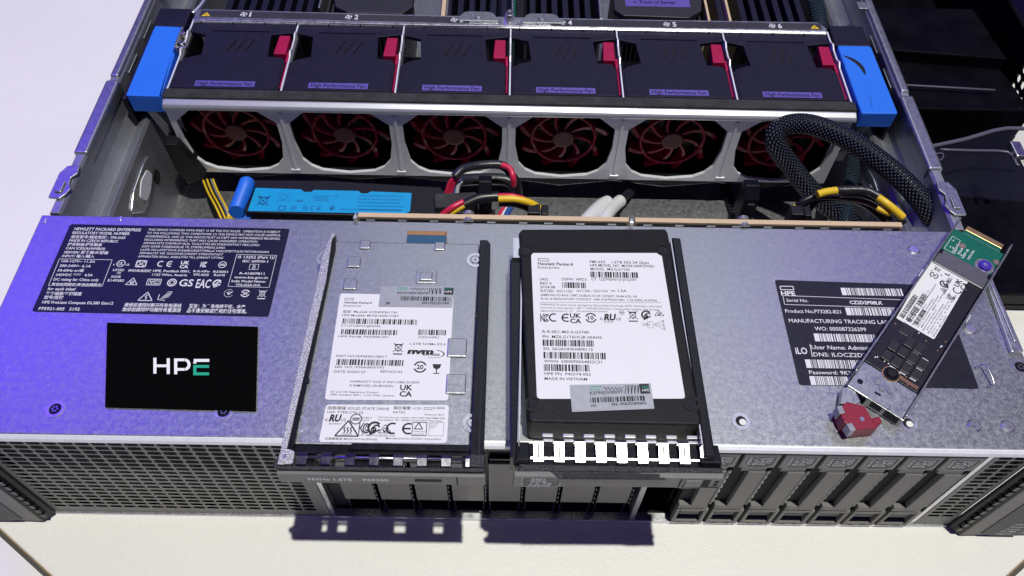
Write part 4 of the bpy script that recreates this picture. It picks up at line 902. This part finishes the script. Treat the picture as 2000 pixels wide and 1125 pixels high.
u, v = p.uv(777, 962); p.path_uv([(u-1.6, v-1), (u+1.6, v-1), (u, v+1.6)], .4)
for k in range(4): T("Type Approved Safety", 828, 949+k*7, 872-6*k, 4)
mb.build('lower_label', ['label_white', 'ink_black'], pl)
mb = lbl([(597, 291), (946, 293), (938, 393), (585, 389)], 94.3, *ZZ, r=.3, th=.1)
p = Pr(mb, (0, 0, 94.4), X_, Y_, ZZ, e=.05, bold=.01); T = p.text
for a in (("45HD480N85F8", 672, 327, 820, 10, 1), ("JB", 617, 377, 640, 11, 1, .02), ("SN:1P5D2S1090", 792, 376, 922, 11, 1, .02), ("Security ID", 676, 308, 722, 7, 3)): T(*a)
p.bars(690, 339, 930, 359); p.rect(897, 297, 942, 331, 1); p.e = .1; T("HPE", 901, 322, 936, 9, 2); p.logo(903, 299, 935, 305, 3); p.e = .05; p.rect(676, 297, 724, 300, 3)
for k in range(7): p.line_uv(p.uv(830+k*9, 300), p.uv(834+k*9 if k % 2 else 826+k*9, 329), .35, 1)
for k in range(14): p.rect(738+k*6, 299+(k % 3)*3, 742+k*6, 304+(k % 3)*3, 1)
mb.build('serial_sticker', ['sticker_silver', 'ink_black', 'ink_white', 'logo_green'], pl)
# carrier frame
mb = MB(); mb.prism([(137.2, -14.5), (139.6, -14.5), (142.6, 88), (141.6, 95.5), (139.4, 95.5)], Z0, 95.6); mb.prism([(206.4, -11), (211.6, -11), (211.6, 92), (210.2, 94.2), (206.8, 94.2)], Z0, 95.6); mb.box(139.6, -9.2, Z0, 206.4, -5.8, 93.4)
mb.prism([(160, -7.8), (206.3, -7.8), (206.3, -5.0), (161.5, -5.0)], 93.4, 94.6)
build_each(mb, 'carrier_rail', 'black_gloss', e3, bevel=.4)
mb = MB(); mb.box(209.4, -10, 95.6, 210, 91, 95.9); mb.prism([(206.9, 55), (208, 55), (208, 52), (206, 54)], 94, 95.8); mb.box(139.8, 20, 94, 141.2, 22, 95.9); build_each(mb, 'rail_edge', 'black_plastic', e3)
mb = MB(); mb.prism([(135.2, -15), (137.4, -15), (141.2, 70), (140.6, 92), (142, 95.8), (139.8, 96), (137.6, 84), (135.9, 20)], Z0, 96.3); mb.cyl((137.4, -12, 96.3), 2.2, .5); mb.prism(rpoly([(135, -14.8), (140.8, -14.8), (140.8, -9.5), (135.6, -8)], 1), Z0, 96.4)
arm = mb.build('side_arm', 'cast_silver', e3, bevel=.35)
mb = MB(); mb.cyl((137.6, -12, 96.8), .8, .4); mb.build('rivet', 'chrome', arm)
mb = MB(); 
for a_, b_ in ((139.2, 147.4), (150.2, 154.6), (160.2, 178), (190, 196), (203.5, 211.6)): mb.box(a_, -15, Z0, b_, -9.4, 91.8)
build_each(mb, 'bezel_bed', 'black_gloss', e3, bevel=.3)
for k in range(8):
    x = 141.6+9.0*k; mb = MB(); mb.prism([(-9.4, 94.9), (-11.2, 95.4), (-14.2, 94.6), (-15.2, 92.2), (-14.6, 91.6), (-10.4, 93.2)], x, x+3.9, ax='x'); mb.build('spring_finger', 'spring_dark', e3, bevel=.25)
mb = MB(); mb.tube([(139.8, -10.6, 93.3), (206, -10.6, 93.3)], .7, 10, sub=2); mb.tube([(139.8, -14.5, 92.3), (206, -14.5, 92.3)], .45, 10, sub=2); build_each(mb, 'spring_bar', 'chrome', e3, smooth=True)
mb = MB(); mb.prism([(134.8, -16.6), (212.4, -16.4), (212.2, -14.7), (134.6, -15.1)], Z0, 95.6); mb.box(206.4, -14.6, Z0, 212.0, -9.5, 95.9); mb.cyl((134.8, -13.8, Z0+4), 1.6, 4.4)
bz = mb.build('bezel_edge', 'cast_black', e3, bevel=.3)
mb = MB(); mb.box(135.0, -18.2, Z0+.2, 212.4, -16.65, 94.8); bf = mb.build('bezel_face', 'front_grey', e3, bevel=.4)
mb = MB(); p = Pr(mb, (0, -18.2, 0), X_, Z_, e=.05); p.text_uv('NVMe 1.6TB', 146, 89.6, 16.6, 2.2, 0, .03); p.text_uv('P69350', 166.5, 89.6, 9.6, 2.2, 0, .03); mb.build('bezel_text', 'ink_white', bf)
mb = MB(); mb.box(186, -18.35, 90, 196, -18.2, 92); mb.box(201.6, -18.3, 87.4, 202.1, -18.2, 94.2); build_each(mb, 'bezel_slot', 'dark_void', bf)
mb = MB(); a = zpt(796, 450, 91); b = zpt(872, 463, 91); mb.prism([(a[0], 92), (b[0], 92), (b[0], a[1]), (a[0], a[1])], Z0+2.6, Z0+4.2, mi=0); mb.prism([(a[0]+.1, 92), (b[0]-.1, 92), (b[0]-.1, a[1]-2.6), (a[0]+.1, a[1]-2.6)], Z0+4.2, Z0+4.5, mi=1)
for k in range(20): mb.box(a[0]+.5+k*.85, a[1]-2.2, Z0+4.2, a[0]+.9+k*.85, a[1]-.3, Z0+4.3, 2)
mb.build('edge_connector', ['flex_orange', 'flex_blue', 'copper'], e3)
# =================================================================== BLACK DRIVE ON THE COVER (right)
sas = thing('thick_drive', 'thick black drive with one large white label, lying right of the slim silver drive', 'drive', (260, 40, Z0))
ZT = 102.2
def zq(px, py, z=ZT): return zpt(960+px/2.5, 430+py/2.5, z)
body_pts = [zq(148, 42), zq(850, 40), zq(862, 60), zq(1025, 985), zq(1008, 1000), zq(190, 985), zq(180, 970), zq(133, 62)]
mb = MB(); mb.prism(body_pts, Z0+1, ZT); body = mb.build('drive_case', 'ssd_black', sas, bevel=1.0, seg=3)
for cx, cy in ((168, 150), (837, 147), (205, 900), (977, 895)):
    x, y = zq(cx, cy); mb = MB(); mb.ring((x, y, ZT), 2.3, 3.3, .3, n=28, mi=0); mb.cyl((x, y, ZT-.2), 1.8, .35, mi=1); mb.cyl((x, y, ZT+.15), .7, .05, mi=2); mb.build('screw', ['ssd_black', 'black_gloss', 'dark_void'], body)
mb = lbl([(193, 161), (829, 161), (946, 872), (222, 873)], ZT+.02, 2.5, 960, 430, r=1.4)
p = Pr(mb, (0, 0, ZT+.14), X_, Y_, (2.5, 960, 430), e=.05, bold=.006); T = p.text
p.logo(228, 188, 277, 199)
for a in (("Hewlett Packard", 226, 219, 397, 13, 1, .02), ("Enterprise", 226, 236, 331, 12, 1, 0), ("PM1655    1.6TB SAS 24 Gbps", 480, 209, 768, 12), ("HPE MODEL NO  MO001600PZWSH", 482, 226, 792, 12), ("MODEL  MZ-ILG1T60", 484, 244, 675, 12), ("CT  UZWSH0131JV3ZW", 488, 294, 706, 12), ("2432", 236, 294, 276, 12), ("REV 0", 237, 314, 293, 12), ("2024.08", 237, 332, 311, 12), ("DSFW  HPD3", 343, 294, 464, 12),
          ("RATED  DC+12V", 240, 351, 397, 12), ("1.5A / DC+5V", 444, 351, 570, 12), ("1.5A", 618, 351, 660, 12), ("SAMSUNG PO BOX 12987, DUBLIN. IE OR YATELEY, GU46 6GG. UK", 240, 370, 712, 10), ("EU & UK REGULATORY CONTACT : HPE, POSTFACH 0001, 1122 WIEN, AUSTRIA", 241, 388, 808, 10),
          ("WARNING Product can be damaged by Electrostatic Discharge (ESD). Warranty void if label", 237, 416, 830, 9, 2), ("removed or case opened. 1GB = 1,000,000,000 bytes. Actual usable capacity may be less.", 237, 431, 815, 9, 2), ("SAMSUNG ELECTRONICS CO., LTD.", 238, 447, 398, 8, 2), ("www.samsung.com/semiconductor", 414, 447, 568, 8, 2),
          ("R-R-SEC-MZ-ILG3T80", 249, 550, 477, 12), ("PN  MZILG1T6HCJR-00AH3", 250, 575, 537, 13), ("SN  S6GRNN0X800115", 253, 634, 495, 13), ("WWN  50000F00A4832C31", 256, 695, 538, 13), ("HPE PN  P42574-002", 259, 756, 485, 13), ("MADE IN VIETNAM", 259, 780, 467, 13), ("S", 833, 501, 843, 12), ("A", 836, 519, 847, 12), ("S", 840, 536, 850, 12), ("24G", 738, 516, 775, 15, 2, 0), ("E149091", 552, 500, 597, 6)): T(*a)
for x in (415, 582): u, v = p.uv(x, 345); p.rect_uv(u, v+.1, u+1.9, v+.3); [p.rect_uv(u+k*.7, v-.5, u+k*.7+.5, v-.3) for k in range(3)]
p.line_uv(p.uv(236, 402), p.uv(833, 403), .15, 2)
for b in ((484, 251, 717, 279), (345, 303, 460, 331), (250, 583, 503, 614), (254, 643, 558, 675), (256, 703, 480, 736)): p.bars(*b)
p.kc(260, 477, 4.6); p.ce(335, 476, 4.2); p.ukca(410, 479, 4.6); p.num(485, 477, 4.8, '10'); p.ru(577, 474, 2.9); p.minus(636, 451, 2.2); p.weee(690, 464, 4.5); p.ccc(757, 463, 4.6); p.tri(818, 455, 2.7, 1)
u, v = p.uv(775, 510); p.path_uv([(u-1.1, v-1.6), (u+1.1, v-1.6), (u+1.1, v+1.4), (u-1.1, v+1.4)], .15, 2)
for k in range(5): p.line_uv((u+1.6, v+.2*(k-2)), (u+5.2, v+1.1*(k-2)), .12, 2)
mb.build('main_label', ['label_white', 'ink_black', 'ink_grey'], body)
mb = lbl([(382, 805), (777, 797), (795, 921), (393, 937)], ZT+.3, 2.5, 960, 430, r=.3, th=.1)
a = Vector(zpt(960+393/2.5, 430+937/2.5, ZT)); b = Vector(zpt(960+795/2.5, 430+921/2.5, ZT)); dd = (b-a).normalized()
p = Pr(mb, (0, 0, ZT+.4), (dd.x, dd.y, 0), (-dd.y, dd.x, 0), (2.5, 960, 430), e=.05, bold=.008); T = p.text
for a in (("K3790DV0B59Y", 481, 851, 645, 13, 1, .014), ("HZ", 487, 912, 512, 11, 1, .02), ("SN: VNDD2P06F5", 587, 906, 757, 13, 1, .02), ("Security ID", 481, 833, 530, 9, 3)): T(*a)
p.bars(484, 867, 752, 892); p.rect(728, 800, 775, 848, 1); p.e = .1; T("HPE", 737, 837, 770, 11, 2); p.logo(738, 813, 765, 821, 3); p.e = .05; p.rect(480, 813, 540, 817, 3)
for k in range(9): p.line_uv(p.uv(656+k*8, 806), p.uv(660+k*8 if k % 2 else 652+k*8, 848), .3, 1)
for k in range(16): p.rect(548+k*6, 815+(k % 3)*5, 553+k*6, 821+(k % 3)*5, 1)
mb.build('serial_sticker', ['sticker_silver', 'ink_black', 'ink_white', 'logo_green'], body)
# carrier sides
mb = MB(); mb.prism([(221.5, -12), (224.0, -12), (225.6, 91.5), (223.5, 91.5), (223.2, 84), (220.5, 80)], Z0, 99.5)
mb.prism([(294.3, -10), (298.2, -10), (297.6, 30), (296.8, 94.5), (292.9, 94.8)], Z0, 99.0); build_each(mb, 'carrier_rail', 'black_gloss', sas, bevel=.5)
mb = MB(); mb.prism([(224.5, -6), (225.1, -6), (225.9, 84), (225.3, 84)], 95, 100.6); mb.prism([(293.2, -6), (293.7, -6), (292.2, 92), (291.7, 92)], 95, 100.6); mb.box(221.8, 80, Z0, 224.6, 91, 101.2); build_each(mb, 'rail_edge', 'chrome', sas)
mb = MB(); mb.box(224.2, -13.5, Z0, 299.2, -4, 94.5); mb.prism([(-13.6, 94.5), (-12, 97.2), (-4, 95.5), (-4, 94.5)], 292.8, 300.8, ax='x'); mb.prism([(-13.6, 94.5), (-12, 97.2), (-4, 95.5), (-4, 94.5)], 222.8, 228.8, ax='x'); mb.build('bezel_bed', 'black_gloss', sas, bevel=.4)
for k in range(9):
    x = 230.2+7.86*k
    mb = MB(); mb.prism([(-3.2, 97.2), (-4.8, 97.9), (-12.2, 96.2), (-12.8, 95.2), (-5, 96.8), (-3.2, 96.2)], x, x+3.9, ax='x'); mb.prism([(-5.6, 97.6), (-11, 96.35), (-11, 96.6), (-5.6, 97.85)], x+1.6, x+2.3, ax='x', mi=1); mb.build('spring_finger', ['chrome', 'ink_grey'], sas, bevel=.15)
mb = MB(); mb.prism([(-10.0, 94.5), (-10.0, 95.7), (-11.0, 95.45), (-11.0, 94.5)], 229, 297, ax='x')
for k in range(8): mb.box(233.6+7.86*k, -2.6, 94.6, 237.8+7.86*k, -1.2, 97.6); mb.box(233.6+7.86*k, -4.4, 94.6, 237.8+7.86*k, -3.2, 97)
build_each(mb, 'spring_bar', 'chrome', sas, bevel=.2)
mb = MB(); mb.prism([(224.2, -16.2), (300.6, -15.6), (301.2, -13.4), (228, -13.0), (225.0, -13.0)], Z0+4, 96.2); mb.prism([(236, -15.8), (283, -15.4), (279, -18.6), (240, -19.0)], Z0+6, 96.6); bz = mb.build('bezel_edge', 'cast_black', sas, bevel=.5)
mb = MB(); mb.box(241, -18.7, 96.6, 277, -16.6, 96.9); mb.build('grip_texture', 'cast_silver' if False else 'foam', bz)
q, bx = bezel_front(None, (223.0, -17.6, 86.9), (1, 0, 0), (0, 0, 1), (0, -1, 0))
mb = MB(); A_ = [(222.6, 85.8), (240, 85.8), (243, 87.2), (284, 87.4), (287, 86.4), (300.4, 88.0), (300.8, 97.0), (223.0, 96.0)]
mb.prism(A_, -18.2, -15.8, ax='y'); bf = mb.build('bezel_face', 'front_grey', sas, bevel=.5)
mb = MB(); p = Pr(mb, (0, -18.2, 0), X_, Z_, e=.06)
cp_ = [(226.2, 86.6), (237.6, 86.6), (240.4, 88.6), (240.4, 93.6), (237.6, 95.2), (226.2, 95.2)]; p.poly(cp_, 1, .03); p.path_uv(cp_, .2, 0)
for i, (t_, w_) in enumerate((("SSD", 5.6), ("SAS", 6), ("1.6 TB", 8), ("PA9747", 8.4))): p.text_uv(t_, 229.4-.6*(i == 3), 93.1-2.0*i, w_, 1.45, 0, .02)
p.line_uv((228, 92.6), (239, 92.6), .14, 0); mb.build('capacity_label', ['ink_white', 'cap_plate'], bf)
mb = MB(); mb.box(285.0, -18.35, 88, 285.5, -18.2, 96.4); mb.box(286.4, -18.4, 88.6, 300.0, -18.2, 88.9); mb.box(293.6, -18.4, 89.2, 296.2, -18.2, 95.4); mb.box(298.0, -18.4, 90.4, 299.4, -18.2, 91.8); mb.box(298.0, -18.4, 93.2, 299.4, -18.2, 94.6); mb.build('latch_slot', 'dark_void', bf)
mb = MB(); mb.box(287, -18.6, 89.4, 292.8, -18.2, 95.2); mb.box(290.6, -18.7, 89.4, 290.9, -18.6, 95.2); mb.build('latch_button', 'vent_grey', bf, bevel=.2)
# =================================================================== SMALL NVME MODULE WITH RED LATCH
A3 = Vector(at(1688, 772, 93)); B3 = Vector(at(1905, 445, 93)); U = Vector((B3-A3).xy).normalized(); V = Vector((-U.y, U.x))   # U along the length, V to its left
O = Vector(at(1655, 745, 93)).xy          # front-left corner
R_ = Vector(at(1775, 808, 93)).xy; Wd = abs((R_-O).dot(V)); Ln = (Vector(at(1855, 425, 93)).xy-O).dot(U)
print('module', Wd, Ln, O, U)
m2t = thing('small_drive_module', 'narrow silver module with green board end and red latch, lying askew at right', 'drive module', (O.x+30, O.y+40, Z0))
Mx = Matrix(((U.x, -V.x, 0, O.x), (U.y, -V.y, 0, O.y), (0, 0, 1, Z0), (0, 0, 0, 1)))   # local x = length, y = to the right, z up
# local frame: x 0..Ln, y 0..Wd ; keep right handed by flipping faces where needed
Mx = Matrix(((U.x, V.x, 0, O.x-V.x*Wd), (U.y, V.y, 0, O.y-V.y*Wd), (0, 0, 1, Z0), (0, 0, 0, 1)))   # y 0 = right side, y Wd = left side
W2 = Wd; L2 = Ln
mb = MB(Mx); mb.box(2, 0, 0, L2-6, W2, 1); mb.box(0, 0, 0, L2-2, .8, 8.2); mb.box(6, W2-.8, 0, L2+2, W2, 8.2); mb.box(-1, .8, 4.8, 14, W2-.8, 5.6); mb.box(-1, 0, 0, -.2, W2*.62, 5.6); mb.box(L2-3, 0, 4, L2+3, .8, 7)
tray = mb.build('tray', 'galv', m2t, bevel=.3)
mb = MB(Mx); mb.box(-1.3, 1.5, 1.2, -.95, 7.5, 4.8); mb.box(-1.3, 9, 2, -.95, 13.5, 4.6); mb.cyl((4, W2-4, 5.6), 1.2, .1); mb.box(3, 12, 5.6, 4, 14.5, 5.65)
build_each(mb, 'tray_opening', 'black_gloss', tray)
mb = MB(Mx)
for x, y in ((7.5, 10), (6.5, 13), (8, 15.5)): mb.cyl((x, y, 5.6), 1.2, .3, n=18, r2=.9)
build_each(mb, 'tray_rivet', 'galv_dull', tray)
mb = MB(Mx); mb.box(14.5, 1.2, 4.2, 82, W2-1.2, 5.6); st = mb.build('memory_stick', 'pcb_black', m2t, bevel=.1)
mb = MB(Mx)
for i in range(3):
    for j in range(4):
        if (i, j) == (2, 3) or (i, j) == (2, 0): continue
        x = 19+i*6.2+(j*.2); y = 3.2+j*4.4; mb.box(x, y, 5.6, x+5.4, y+3.8, 6.7)
mb.box(37, 14, 5.6, 43, 20, 6.0)
mb.build('chip', 'chip', st, bevel=.2)
mb = MB(Mx)
for k in range(16): mb.box(15.6+.0*k, 2+k*.62, 5.6, 17.2, 2.35+k*.62, 5.8)
for k in range(26): y = random.uniform(2, W2-2); x = random.choice((random.uniform(15, 19), random.uniform(38, 46), random.uniform(76, 81))); mb.box(x, y, 5.6, x+.7, y+.5, 5.9, random.choice((0, 1)))
for i in range(3):
    for j in range(3): mb.box(18.4+i*6.2, 4+j*4.4, 5.61, 18.9+i*6.2, 6.6+j*4.4, 6.1, 1)
build_each(mb, 'solder_pad', ['copper', 'ink_white'], st)
mb = MB(Mx); mb.cyl((15.5, W2*.52, 5.6), 3.2, .5, n=24, mi=0); mb.ring((15.5, W2*.52, 5.6), 3.0, 3.6, .2, mi=1); mb.cyl((15.5, W2*.52, 6.1), 2.2, .9, n=20, mi=2, r2=1.8); mb.build('retaining_screw', ['black_gloss', 'copper', 'black_plastic'], st)
# white label, turned along the stick
lc = [Vector(zpt(1480+a/2.25, 400+b/2.25, Z0+5.9)) for a, b in ((757, 240), (932, 325), (775, 592), (608, 498))]
mb = MB(); mb.prism(rpoly([tuple(c) for c in lc], .8), Z0+5.75, Z0+5.9)
p = Pr(mb, (lc[3].x, lc[3].y, Z0+5.9), (U.x, U.y, 0), (V.x, V.y, 0), (2.25, 1480, 400), e=.05, bold=.004)
ll = (lc[0]-lc[3]).dot(U); ww = (lc[0]-lc[1]).dot(V)
for v0, a, b, h in ((-2.6, 2, 17, 2.2), (-5.8, 2, 11, 2.4), (-5.8, 13, 20, 2.4), (-8.6, 2, 12, 1.9)):
    p.bars_uv(a, v0, b, v0+h)
for k in range(13): p.text_uv(random.choice(("MODEL: MZ-1LB960", "S/N S6GRNX0R800", "DC 3.3V 3.0A P/N", "MADE IN KOREA REV 01")), 1.6+(k % 2)*1, -1.9-k*1.15-.6, 14+(k % 4)*4, .55)
Pv = lambda u, v: tuple((Vector((lc[3].x, lc[3].y))+U*u+V*v))
def pxof(u, v):
    X3 = Vector((lc[3].x+U.x*u+V.x*v, lc[3].y+U.y*u+V.y*v, Z0+5.9)); d = X3-CP; z = d.dot(FW); x = 1000+FPX*d.dot(RT)/z; y = 562.5-FPX*d.dot(UP)/z
    return (x-1480)*2.25, (y-400)*2.25
p.num(*pxof(ll-7.5, -3.0), 3.8, '10'); p.weee(*pxof(ll-3.2, -2.8), 3.0, bar=False); p.ccc(*pxof(ll-9, -8.5), 4.2); p.tri(*pxof(ll-12.5, -9.6), 2.4); p.kc(*pxof(ll-14, -13.6), 4.0); p.ukca(*pxof(ll-4.4, -14.2), 4.8); u0 = ll-11.2
p.arc((ll-8.6, -14.2), 1.9, .5, 60, 300); p.rect_uv(ll-3.6, -8.4, ll-3.0, -6.2); p.ru(*pxof(ll-6, -9.3), 1.6)
mb.build('stick_label', ['label_white', 'ink_black'], st)
# nvme socket and green board
mb = MB(Mx); mb.box(82, 1.0, 2, 92, W2-1.0, 6.4); mb.build('socket', 'nvme_grey', m2t, bevel=.4)
mb = MB(Mx); mb.box(92, .9, 3.2, L2-3, W2-.9, 4.8); mb.box(L2-3, 3.0, 3.2, L2-.5, W2-5, 4.8); gb = mb.build('green_board', 'pcb_green', m2t, bevel=.1)
mb = MB(Mx); mb.box(L2-.5, 3.0, 3.15, L2+2.6, W2-5, 4.85); mb.build('edge_contact', 'gold', gb, bevel=.2)
mb = MB(Mx); mb.ring((96.5, 5.2, 4.8), 3.0, 4.2, .25, n=26, mi=1)
for k in range(10): a = k*math.pi/5; mb.cyl((96.5+3.6*math.cos(a), 5.2+3.6*math.sin(a), 5.05), .45, .2, n=8, mi=2)
mb.cyl((96.5, 5.2, 4.8), 3.1, 1.3, n=26, mi=0, r2=2.7); mb.cyl((96.5, 5.2, 6.1), 1.1, .15, n=6, mi=1); mb.build('mounting_screw', ['violet_screw', 'galv_bright', 'gold'], gb)
mb = MB(Mx)
for x, y in ((101.5, 17.5), (102.5, 1.8)): mb.cyl((x, y, 4.8), 1.5, .1, n=20, mi=0); mb.cyl((x, y, 4.9), .8, .06, n=14, mi=1)
mb.build('test_pad', ['gold', 'galv_dull', 'ink_white'], gb)
mb = MB()
p = Pr(mb, tuple(Mx @ Vector((0, 0, 4.8))), (U.x, U.y, 0), (V.x, V.y, 0), e=.08)
p.path_uv([(94.5, W2-2), (104, W2-2), (104, W2-5.8), (94.5, W2-7)], .2, 2)
for k, t_ in enumerate(("PHE751-001", "REV A", "SSP-B", "MADE IN CHINA")): p.text_uv(t_, 94.5+(k % 2)*1.0, W2-6.5-k*2.3, 6.8-(k == 1)*2, 1.0, 2)
for k in range(8): u, v = 94+random.random()*9, W2-2-random.random()*8; p.rect_uv(u, v, u+1.0, v+.4, 2)
mb.build('board_marking', ['gold', 'galv_dull', 'ink_white'], gb)
mb = MB(Mx); mb.box(89, .2, 4.8, 91.5, 2.0, 6.9); mb.box(89, W2-2.2, 4.8, 91.5, W2-.4, 6.9); build_each(mb, 'board_clamp', 'black_gloss', gb)
mb = MB(Mx); mb.box(70, W2, 2, 75, W2+.5, 6.5); mb.box(60, -.5, 2, 65, 0, 6.5); build_each(mb, 'side_spring', 'ink_white', tray)
# red latch
def zl(px, py, z=92): return zpt(1480+px/2.25, 400+py/2.25, z)
mb = MB(); mb.prism([zl(375, 800), zl(420, 795), zl(455, 860), zl(440, 872), zl(365, 870)], Z0+1.2, 91.4); mb.build('latch_hinge', 'galv', m2t, bevel=.2)
mb = MB(); mb.prism([zl(385, 875), zl(462, 895), zl(488, 940), zl(520, 990), zl(418, 1000), zl(372, 965), zl(345, 905)], Z0+.2, 94.2)
mb.prism([zl(488, 935), zl(540, 920), zl(556, 945), zl(520, 978)], Z0+.2, 90.5)
ra = mb.build('red_latch', 'latch_crimson', m2t, bevel=.5)
x, y = zl(458, 942, 94.2); mb = MB(); mb.cyl((x, y, 94.2), .9, .3, mi=0)
mb.build('latch_pin', 'chrome', ra)
mb = MB(); a, b = zl(372, 900), zl(383, 930); c, d = zl(410, 965), zl(430, 1000)
for (a, b) in ((zl(358, 895), zl(372, 930)), (zl(400, 970), zl(420, 1003))):
    a = Vector(a); b = Vector(b); n = (b-a).normalized(); n = Vector((-n.y, n.x))
    mb.prism([tuple(a+n*.2), tuple(b+n*.2), tuple(b-n*2.2), tuple(a-n*2.2)], Z0+3, 94.9)
build_each(mb, 'latch_pad', 'galv_dull', ra, bevel=.3)
# =================================================================== BLACK LOGO OVERLAY, ADDED AS A FLAT PLATE
c4 = [zpt(209, 630, H+1), zpt(503, 638, H+1), zpt(499, 802, H+1), zpt(205, 794, H+1)]
cd_ = thing('logo_overlay', 'flat black card with a white and green logo, added on the silver cover', 'overlay', (c4[0][0]+30, 32, H))  # plate standing in for a flat logo overlay, no real object here
mb = MB(); mb.prism(c4, H+.02, H+1.0); o = mb.build('overlay', 'overlay_black', cd_)
mb = MB(); p = Pr(mb, (0, 0, H+1.0), X_, Y_, (2.143, 0, 600), e=.06)
def pp(l, mi): 
    q_ = [p.uv(a, b) for a, b in l]
    ar = sum(q_[i][0]*q_[(i+1) % len(q_)][1]-q_[(i+1) % len(q_)][0]*q_[i][1] for i in range(len(q_)))
    p.poly(q_ if ar > 0 else q_[::-1], mi)
def R4(x0, y0, x1, y1, mi=0): pp([(x0, y0), (x1, y0), (x1, y1), (x0, y1)], mi)
R4(642, 212, 655, 278); R4(698, 214, 711, 280); R4(655, 240, 698, 251); R4(729, 215, 742, 281); R4(742, 215, 775, 226); R4(742, 255, 775, 266)
for k in range(10):
    a0 = math.radians(90-18*k); a1 = math.radians(90-18*(k+1)); f = lambda a, r_, ry: (773+r_*math.cos(a), 240.5-ry*math.sin(a))
    pp([f(a0, 25, 25.5), f(a1, 25, 25.5), f(a1, 12, 14.5), f(a0, 12, 14.5)], 0)
R4(811, 217, 876, 229); R4(809, 229.5, 822, 236)
R4(809, 242, 875, 254, 1); R4(809, 254, 822, 273, 1); R4(809, 273, 875, 285, 1)
mb.build('logo', ['overlay_white', 'logo_green'], o)
# =================================================================== BLACK TRAY RIGHT OF THE SERVER
tr = thing('plastic_tray', 'large glossy black plastic tray standing right of the server', 'tray', (540, 270, 0))
mb = MB(); mb.box(452, 126, 1, 553, 470, 6); mb.box(553, 126, 1, 720, 236, 6); mb.box(452, 126, 6, 720, 128, 16); mb.box(452, 128, 6, 454.5, 470, 22)
mb.box(455, 250, 6, 546, 253, 40); mb.prism([(455, 253), (546, 253), (541, 292), (455, 300)], 6, 38)
mb.prism([(455, 300), (541, 292), (536, 345), (455, 345)], 6, 46); mb.box(455, 440, 6, 620, 470, 50)
tb_ = mb.build('tray_body', 'tray_black', tr, bevel=1)
mb = MB(); mb.box(547, 285, 6, 549.5, 470, 62); mb.build('tray_wall', 'tray_black', tr, bevel=.5)
mb = MB(); mb.prism([(549.5, 296), (720, 240), (720, 470), (549.5, 470)], 60, 62.5) if False else mb.box(549.8, 352, 58, 720, 470, 61); mb.build('tray_shelf', 'tray_black', tr, bevel=.6)
mb = MB(); rnd = superell(16, 2.6)
for j in range(5):
    for i in range(4):
        y0 = 257+i*6.8; z0_ = 15+j*7.0
        mb.hole_cell(y0, y0+6.8, z0_, z0_+7, y0+3.4, z0_+3.5, 2.7, 2.8, rnd, 547, 548.6, ax='x')
mb.box(547, 253, 6, 548.6, 285, 15)
mb.build('mesh_grille', 'tray_black', tr)
mb = MB()
for k in range(5):
    for i in range(4):
        pass
a = Vector(at(1765, 166, 42)); b = Vector(at(1943, 176, 42)); mb.tube([tuple(a-Vector((10, 0, 0))), tuple(a), tuple(b)], .7, 8, sub=2); mb.build('tray_lip', 'flap_rim', tr, smooth=True)  # paler tube on the lip carries its highlight as colour
mb = MB(); mb.tube([P3(1772, 184, 30), P3(1960, 196, 30)], .35, 6, sub=2); mb.build('ridge_highlight', 'flap_rim', tr, smooth=True)  # thin paler tube painted in as a second highlight line
mb = MB(); g = [zpt(1800, 292, 46), zpt(1970, 251, 46), zpt(2060, 256, 46), zpt(2060, 398, 46), zpt(1830, 378, 46)]
mb.prism(g, 45, 46.2); cp = mb.build('clear_flap', 'clear_plastic', tr)
mb = MB()
def edge3(l, r_, z=46.5): mb.tube([P3(a_, b_, z) for a_, b_ in l], r_, 8, sub=3)
edge3([(1800, 290), (1885, 272), (1965, 251), (2060, 256)], 1.3); edge3([(1835, 292), (1900, 294), (1968, 297), (1985, 320), (1990, 322)], .8); edge3([(1822, 300), (1842, 300), (1838, 312), (1826, 310), (1822, 300)], .4)
build_each(mb, 'flap_edge', 'flap_rim', cp, smooth=True)
mb = MB(); x, y, _ = P3(1985, 292, 48); mb.box(x-3, y-7, 46.2, x+3, y+5, 50); mb.cyl((x+4, y-9, 46.2), 2.2, 4, n=12); mb.build('flap_clip', 'chrome', cp, bevel=.6)
